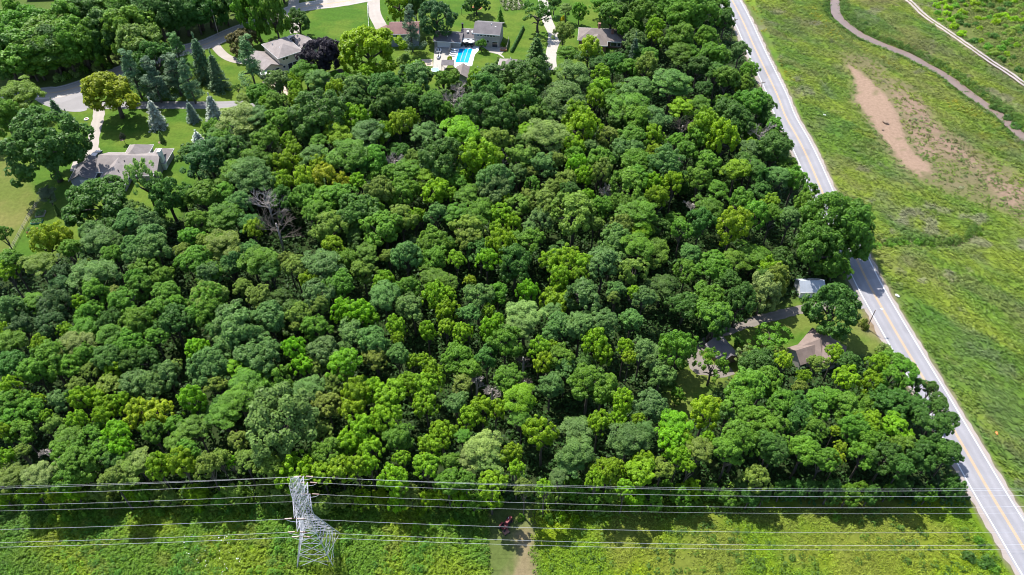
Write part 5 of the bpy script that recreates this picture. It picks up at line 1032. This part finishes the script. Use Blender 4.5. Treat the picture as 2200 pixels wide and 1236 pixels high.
h = house('hot_tub_cover', *P(572, 163, 1.0), "white square canopy on the patio left of the house", 'canopy'); MB().poly([(-1.7, -1.5, 2.2), (1.7, -1.5, 2.2), (0, 0, 2.7)]).poly([(1.7, -1.5, 2.2), (1.7, 1.5, 2.2), (0, 0, 2.7)]).poly([(1.7, 1.5, 2.2), (-1.7, 1.5, 2.2), (0, 0, 2.7)]).poly([(-1.7, 1.5, 2.2), (-1.7, -1.5, 2.2), (0, 0, 2.7)]).obj('canopy', M['plastic_white'], h)
for a in (-1.6, 1.6):
    for b in (-1.4, 1.4): MB().tube([(a, b, 0), (a, b, 2.2)], .05, 5).obj('post', M['white'], h)
# ---------------------------------------------------------------- vehicles
def car(name, px, py, deg, paint, label, suv=True, wheels_z=.05):
    x, y = P(px, py, .7); e = empty(name, (x, y, wheels_z), R_(deg)); tag(e, label, 'car'); H = 1.72 if suv else 1.45
    prof = [(-2.3, .42), (-2.35, .8), (-2.2, 1.02), (-2.05, 1.08), (-1.75, H-.06), (-1.4, H), (.15, H), (.45, H-.08), (1.05, 1.08), (2.1, .92), (2.32, .72), (2.3, .42)]
    bm = bmesh.new(); rows = []
    for s, inset in ((-1, 1), (-.86, 0), (.86, 0), (1, 1)): rows.append([bm.verts.new((u*(.985 if abs(s) == 1 else 1), s*(.93 if z < 1.1 else .93-.18*(z-1.05)), z-(0.03 if abs(s) == 1 else 0))) for u, z in prof])
    for A, B in zip(rows[:-1], rows[1:]):
        for k in range(len(prof)): bm.faces.new((A[k], B[k], B[(k+1) % len(prof)], A[(k+1) % len(prof)]))
    bm.faces.new(rows[0]); bm.faces.new(list(reversed(rows[-1]))); bmesh.ops.recalc_face_normals(bm, faces=bm.faces); me = bpy.data.meshes.new('body'); bm.to_mesh(me); bm.free(); link('body', me, paint, e)
    MB().poly([(.5, -.72, H-.07), (.5, .72, H-.07), (1.08, .8, 1.12), (1.08, -.8, 1.12)]).obj('windscreen', M['glass'], e, loc=(0.03, 0, .02)); MB().poly([(-1.78, -.72, H-.06), (-1.78, .72, H-.06), (-2.06, .8, 1.12), (-2.06, -.8, 1.12)]).obj('rear_window', M['glass'], e, loc=(-.03, 0, .02))
    for s in (-1, 1):
        MB().poly([(-1.7, s*.945, 1.12), (.85, s*.945, 1.12), (.35, s*.85, H-.14), (-1.5, s*.85, H-.14)]).obj('side_window', M['glass'], e)
        for u in (-1.45, 1.45):
            w = MB().tube([(u, s*.72, .34), (u, s*.95, .34)], .34, 14).obj('wheel', M['tyre'], e); MB().tube([(u, s*.952, .34), (u, s*.965, .34)], .2, 10).obj('rim', M['steel'], w)
        MB().box(2.29, 2.345, s*.66-.16, s*.66+.16, .66, .8).obj('headlight', M['white'], e); MB().box(-2.37, -2.31, s*.72-.1, s*.72+.1, .8, .98).obj('tail_light', M['red'], e)
car('parked_car', 598, 190, -93, M['car_dark'], "dark blue estate car parked on the gravel yard below the patio house", True, .03)
car('parked_car', 206, 334, 84, M['car_dark'], "dark car parked nose-out between the garage and the ranch house", False, .03)
car('parked_car', 626, 82, 60, M['car_dark'], "dark car in the shade behind the cream patio house", False, .05)
def tractor(px, py, deg):
    x, y = P(px, py, .7); e = empty('tractor', (x, y, 0), R_(deg)); e.scale = (.85, .85, .85); tag(e, "old red farm tractor parked at the shaded wood edge above the mown strip", 'tractor')
    MB().box(-.1, 1.9, -.33, .33, .75, 1.3).box(1.905, 2.0, -.28, .28, .7, 1.22).obj('bonnet', M['red'], e); MB().box(-1.3, -.105, -.3, .3, .55, .95).obj('gearbox', M['red'], e)
    MB().box(-1.1, -.6, -.28, .28, 1.05, 1.14).box(-1.18, -1.105, -.28, .28, 1.05, 1.5).obj('seat', M['dark'], e); MB().tube([(-.3, 0, 1.0), (-.5, 0, 1.5)], .03, 5).tube([(-.5+.0, .22*math.cos(k*.6283), 1.5+.1*math.sin(k*.6283)) for k in range(11)], .02, 4, False).obj('steering_wheel', M['dark'], e)
    MB().tube([(1.1, .12, 1.3), (1.1, .12, 2.0)], .05, 6).obj('exhaust', M['steel'], e)
    for s in (-1, 1):
        MB().box(-1.5, -.35, s*.62-.17, s*.62+.17, 1.52, 1.6).obj('mudguard', M['red'], e)
        w = MB().tube([(-.95, s*.5, .75), (-.95, s*.88, .75)], .75, 18).obj('wheel', M['tyre'], e); MB().tube([(-.95, s*.885, .75), (-.95, s*.91, .75)], .4, 12).obj('rim', M['red'], w)
        w = MB().tube([(1.5, s*.45, .42), (1.5, s*.68, .42)], .42, 14).obj('wheel', M['tyre'], e); MB().tube([(1.5, s*.685, .42), (1.5, s*.7, .42)], .22, 10).obj('rim', M['red'], w)
    MB().box(-.3, 1.6, -.6, -.335, .6, .68).box(-.3, 1.6, .335, .6, .6, .68).obj('footplate', M['dark'], e)
tractor(1087, 1126, 55)
x, y = P(1087, 1144); e = empty('mower_deck', (x, y, 0), .6); tag(e, "rusty mower attachment lying below the red tractor", 'mower'); MB().box(-.55, .55, -.45, .45, .18, .38).box(-.3, .3, -.25, .25, .382, .55).obj('housing', M['brick'], e)
for s in (-1, 1): MB().tube([(s*.45, -.5, .15), (s*.45, -.62, .15)], .15, 8).obj('wheel', M['tyre'], e)
MB().tube([(0, .45, .3), (0, 1.1, .4)], .04, 5).obj('drawbar', M['steel'], e)
# ---------------------------------------------------------------- the lattice tower and its lines
TX, TY = P(685, 1182)
e = empty('transmission_tower', (TX, TY, 0)); tag(e, "galvanised steel lattice transmission tower rising from the meadow weeds", 'pylon')
TOPZ, WZ = 23.2, 11.2
def hw(z): return 3.3+(0.95-3.3)*min(z/WZ, 1) if z < WZ else .95+(.62-.95)*(z-WZ)/(TOPZ-WZ)
def crn(z, i): w = hw(z); return Vector(((-w, -w, z), (w, -w, z), (w, w, z), (-w, w, z))[i])
for i in range(4): MB().tube([crn(-.2, i), crn(WZ, i), crn(TOPZ, i)], [.11, .085, .05], 4).obj('leg', M['steel'], e)
lev = [0, 3.4, 6.4, 9.0, WZ, 13.0, 14.9, 16.8, 18.7, 20.4, 21.9, TOPZ]
for s in range(4):
    m = MB()
    for z0, z1 in zip(lev[:-1], lev[1:]):
        a, b, c, d = crn(z0, s), crn(z0, (s+1) % 4), crn(z1, s), crn(z1, (s+1) % 4); r = .045 if z0 < WZ else .022
        m.tube([a, d], r, 3, False); m.tube([b, c], r, 3, False); m.tube([c, d], r, 3, False)
        if z0 < WZ-.1:
            mid = (c+d)/2; m.tube([a.lerp(c, .5), (a+b+c+d)/4], .035, 3, False); m.tube([b.lerp(d, .5), (a+b+c+d)/4], .035, 3, False)
            if z0 > .1: m.tube([(a+b)/2, a.lerp(c, .5)], .035, 3, False); m.tube([(a+b)/2, b.lerp(d, .5)], .035, 3, False)
    m.obj('bracing', M['steel'], e)
def arm(z, sgn, reach, name='cross_arm', dz=1.25):
    m = MB(); w = hw(z); w2 = hw(z+dz); tip = Vector((0, sgn*reach, z+.12))
    lo = [Vector((-w, sgn*w, z)), Vector((w, sgn*w, z))]; up = [Vector((-w2, sgn*w2, z+dz)), Vector((w2, sgn*w2, z+dz))]
    for p in lo+up: m.tube([p, tip], .05, 3, False)
    for k in range(1, 4):
        t0, t1 = (k-1)/4, k/4
        for A, B in ((lo[0], lo[1]), (lo[0], up[0]), (lo[1], up[1]), (up[0], up[1])):
            m.tube([A.lerp(tip, t0), B.lerp(tip, t1)], .017, 3, False); m.tube([A.lerp(tip, t1), B.lerp(tip, t1)], .017, 3, False)
    m.obj(name, M['steel'], e); return tip
ARMS = [(18.2, 3.9), (15.1, 4.6), (12.3, 4.0)]
TIPS = {}
for li, (z, rch) in enumerate(ARMS):
    for sgn in (1, -1): TIPS[(li, sgn)] = arm(z+.5, sgn, rch)
for sgn in (1, -1): TIPS[('e', sgn)] = arm(21.2, sgn, 2.3, 'earth_arm', 2.2)
names = {0: "top", 1: "middle", 2: "lowest", 'e': "earth"}
SPAN, SAG = 192.0, 4.6
for (lv, sgn), tip in TIPS.items():
    for side in (1, -1):
        hang = 0 if lv == 'e' else .55
        p0 = Vector((TX, TY, 0))+tip+Vector((side*(.1 if lv == 'e' else 1.7), 0, -.05-hang*.4)); pts = []
        if lv != 'e':     # strain insulator string: part of the tower's hardware
            ins = MB(); a = tip+Vector((0, 0, -.05)); b = tip+Vector((side*1.7, 0, -.05-hang*.4))
            for k in range(7): q = a.lerp(b, .3+.1*k); ins.tube([q-Vector((.05, 0, 0)), q+Vector((.05, 0, 0))], .14, 6)
            ins.tube([a, b], .03, 4); ins.obj('insulator', M['insulator'], e)
        n = 40
        for k in range(n+1):
            t = k/n; pts.append((p0.x+side*(SPAN-1.7)*t, p0.y, p0.z-4*SAG*(.85 if lv == 'e' else 1)*t*(1-t)))
        o = MB().tube(pts, 0.009 if lv == 'e' else .015, 5).obj('power_line' if lv != 'e' else 'earth_wire', M['wire']); 
        tag(o, f"{'thin' if lv == 'e' else 'pale'} {names[lv]} {'wire' if lv == 'e' else 'conductor'} on the {'far' if sgn > 0 else 'near'} side of the tower, running off to its {'right' if side > 0 else 'left'}", 'power line', 'overhead lines')
    if lv != 'e':
        j = MB(); a = tip+Vector((-1.7, 0, -.27)); b = tip+Vector((1.7, 0, -.27)); j.tube([a, a.lerp(b, .25)-Vector((0, 0, .7)), a.lerp(b, .5)-Vector((0, 0, .95)), a.lerp(b, .75)-Vector((0, 0, .7)), b], .035, 4).obj('jumper', M['wire'], e)
# wooden utility poles and the street lamp
def pole(px, py, zt, ty, H, label, arms=True, name='utility_pole'):
    x, y = P(px, py, zt); e = empty(name, (x, y, 0)); tag(e, label, 'utility pole', 'utility poles')
    MB().tube([(0, 0, 0), (.1, 0, H)], [.15, .1], 8).obj('pole', M['wood'] if arms else M['pale_wood'], e)
    if arms:
        for z, w in ((H-.5, 1.1),): MB().box(-w, w, -.06, .06, z, z+.14, TR(.1, .13, 20)).obj('crossarm', M['wood'], e)
        for u in (-1, -.4, .4, 1): MB().tube([(u, 0, H-.35), (u, 0, H-.1)], .05, 6).obj('insulator', M['bluegrey'], e, loc=(.1, .15*0+.13+.33*u*.95, 0)) if False else MB().tube([(.1+u*.94, .13+u*.34, H-.355), (.1+u*.94, .13+u*.34, H-.12)], .05, 6).obj('insulator', M['bluegrey'], e)
    return x, y, H
pole(454, 21, 10.0, 0, 10.0, "pale bare utility pole beyond the side road against dark trees", False)
pole(1579, 41, 9.0, 0, 9.0, "dark utility pole with crossarm beside the upper road"); pole(1638, 176, 9.0, 0, 9.0, "utility pole with crossarm above the tree tops by the road")
x, y = P(1862, 706); e = empty('street_lamp', (x, y, 0)); tag(e, "tall dark street lamp on the farm lawn leaning head over the road", 'street lamp')
MB().tube([(0, 0, 0), (0, 0, 6.2)], [.13, .08], 8).obj('pole', M['wood'], e); MB().tube([(0, 0, 6.1), (.5, 0, 6.5), (1.2, 0, 6.55)], .04, 6).obj('arm', M['steel'], e); MB().box(1.05, 1.6, -.16, .16, 6.42, 6.6).obj('head', M['white'], e)
x, y = P(2200, 1229); e = empty('road_sign', (x-1.0, y-1.2, 0)); tag(e, "thin dark marker post beside the road at the lower right corner", 'marker post'); MB().tube([(0, 0, 0), (0, 0, 1.6)], .05, 6).obj('post', M['dark'], e); MB().box(-.12, .12, -.02, .02, 1.61, 1.9).obj('plate', M['dark'], e)
# odds and ends lying in the field
def scrap(px, py, mat, label, s=.5):
    x, y = P(px, py); z = float(ground_z(np.array(x), np.array(y))); e = empty('litter_piece', (x, y, z+.25), px); tag(e, label, 'litter')
    bm = bmesh.new(); bmesh.ops.create_icosphere(bm, subdivisions=2, radius=s); r = random.Random(int(px))
    for v in bm.verts: v.co = Vector((v.co.x*1.3, v.co.y*.8, v.co.z*.5))*r.uniform(.75, 1.2)
    me = bpy.data.meshes.new('wrapper'); bm.to_mesh(me); bm.free(); link('wrapper', me, mat, e)
scrap(1928, 634, M['plastic_white'], "white plastic sheet in the grass beside the shaded road", .45); scrap(2141, 932, M['orange'], "orange and white scrap lying in the field near the lower road", .3)
scrap(1771, 249, M['plastic_white'], "white scrap in the grass right of the upper road", .4); scrap(1903, 265, M['wood'], "dark debris lump in the middle of the mud flat", .8); scrap(1896, 280, M['wood'], "smaller dark debris lump on the mud flat", .4)
for a, b, c in ((1750, 182, 7), (1900, 400, 9), (2130, 200, 6)): pass
for o in C.objects:
    if o.get('kind') == 'stuff' and not o.get('label'): o['label'] = "patch of "+o.name.split('.')[0].replace('_', ' ')+" growing wild"; o['category'] = o.name.split('.')[0].replace('_', ' ')
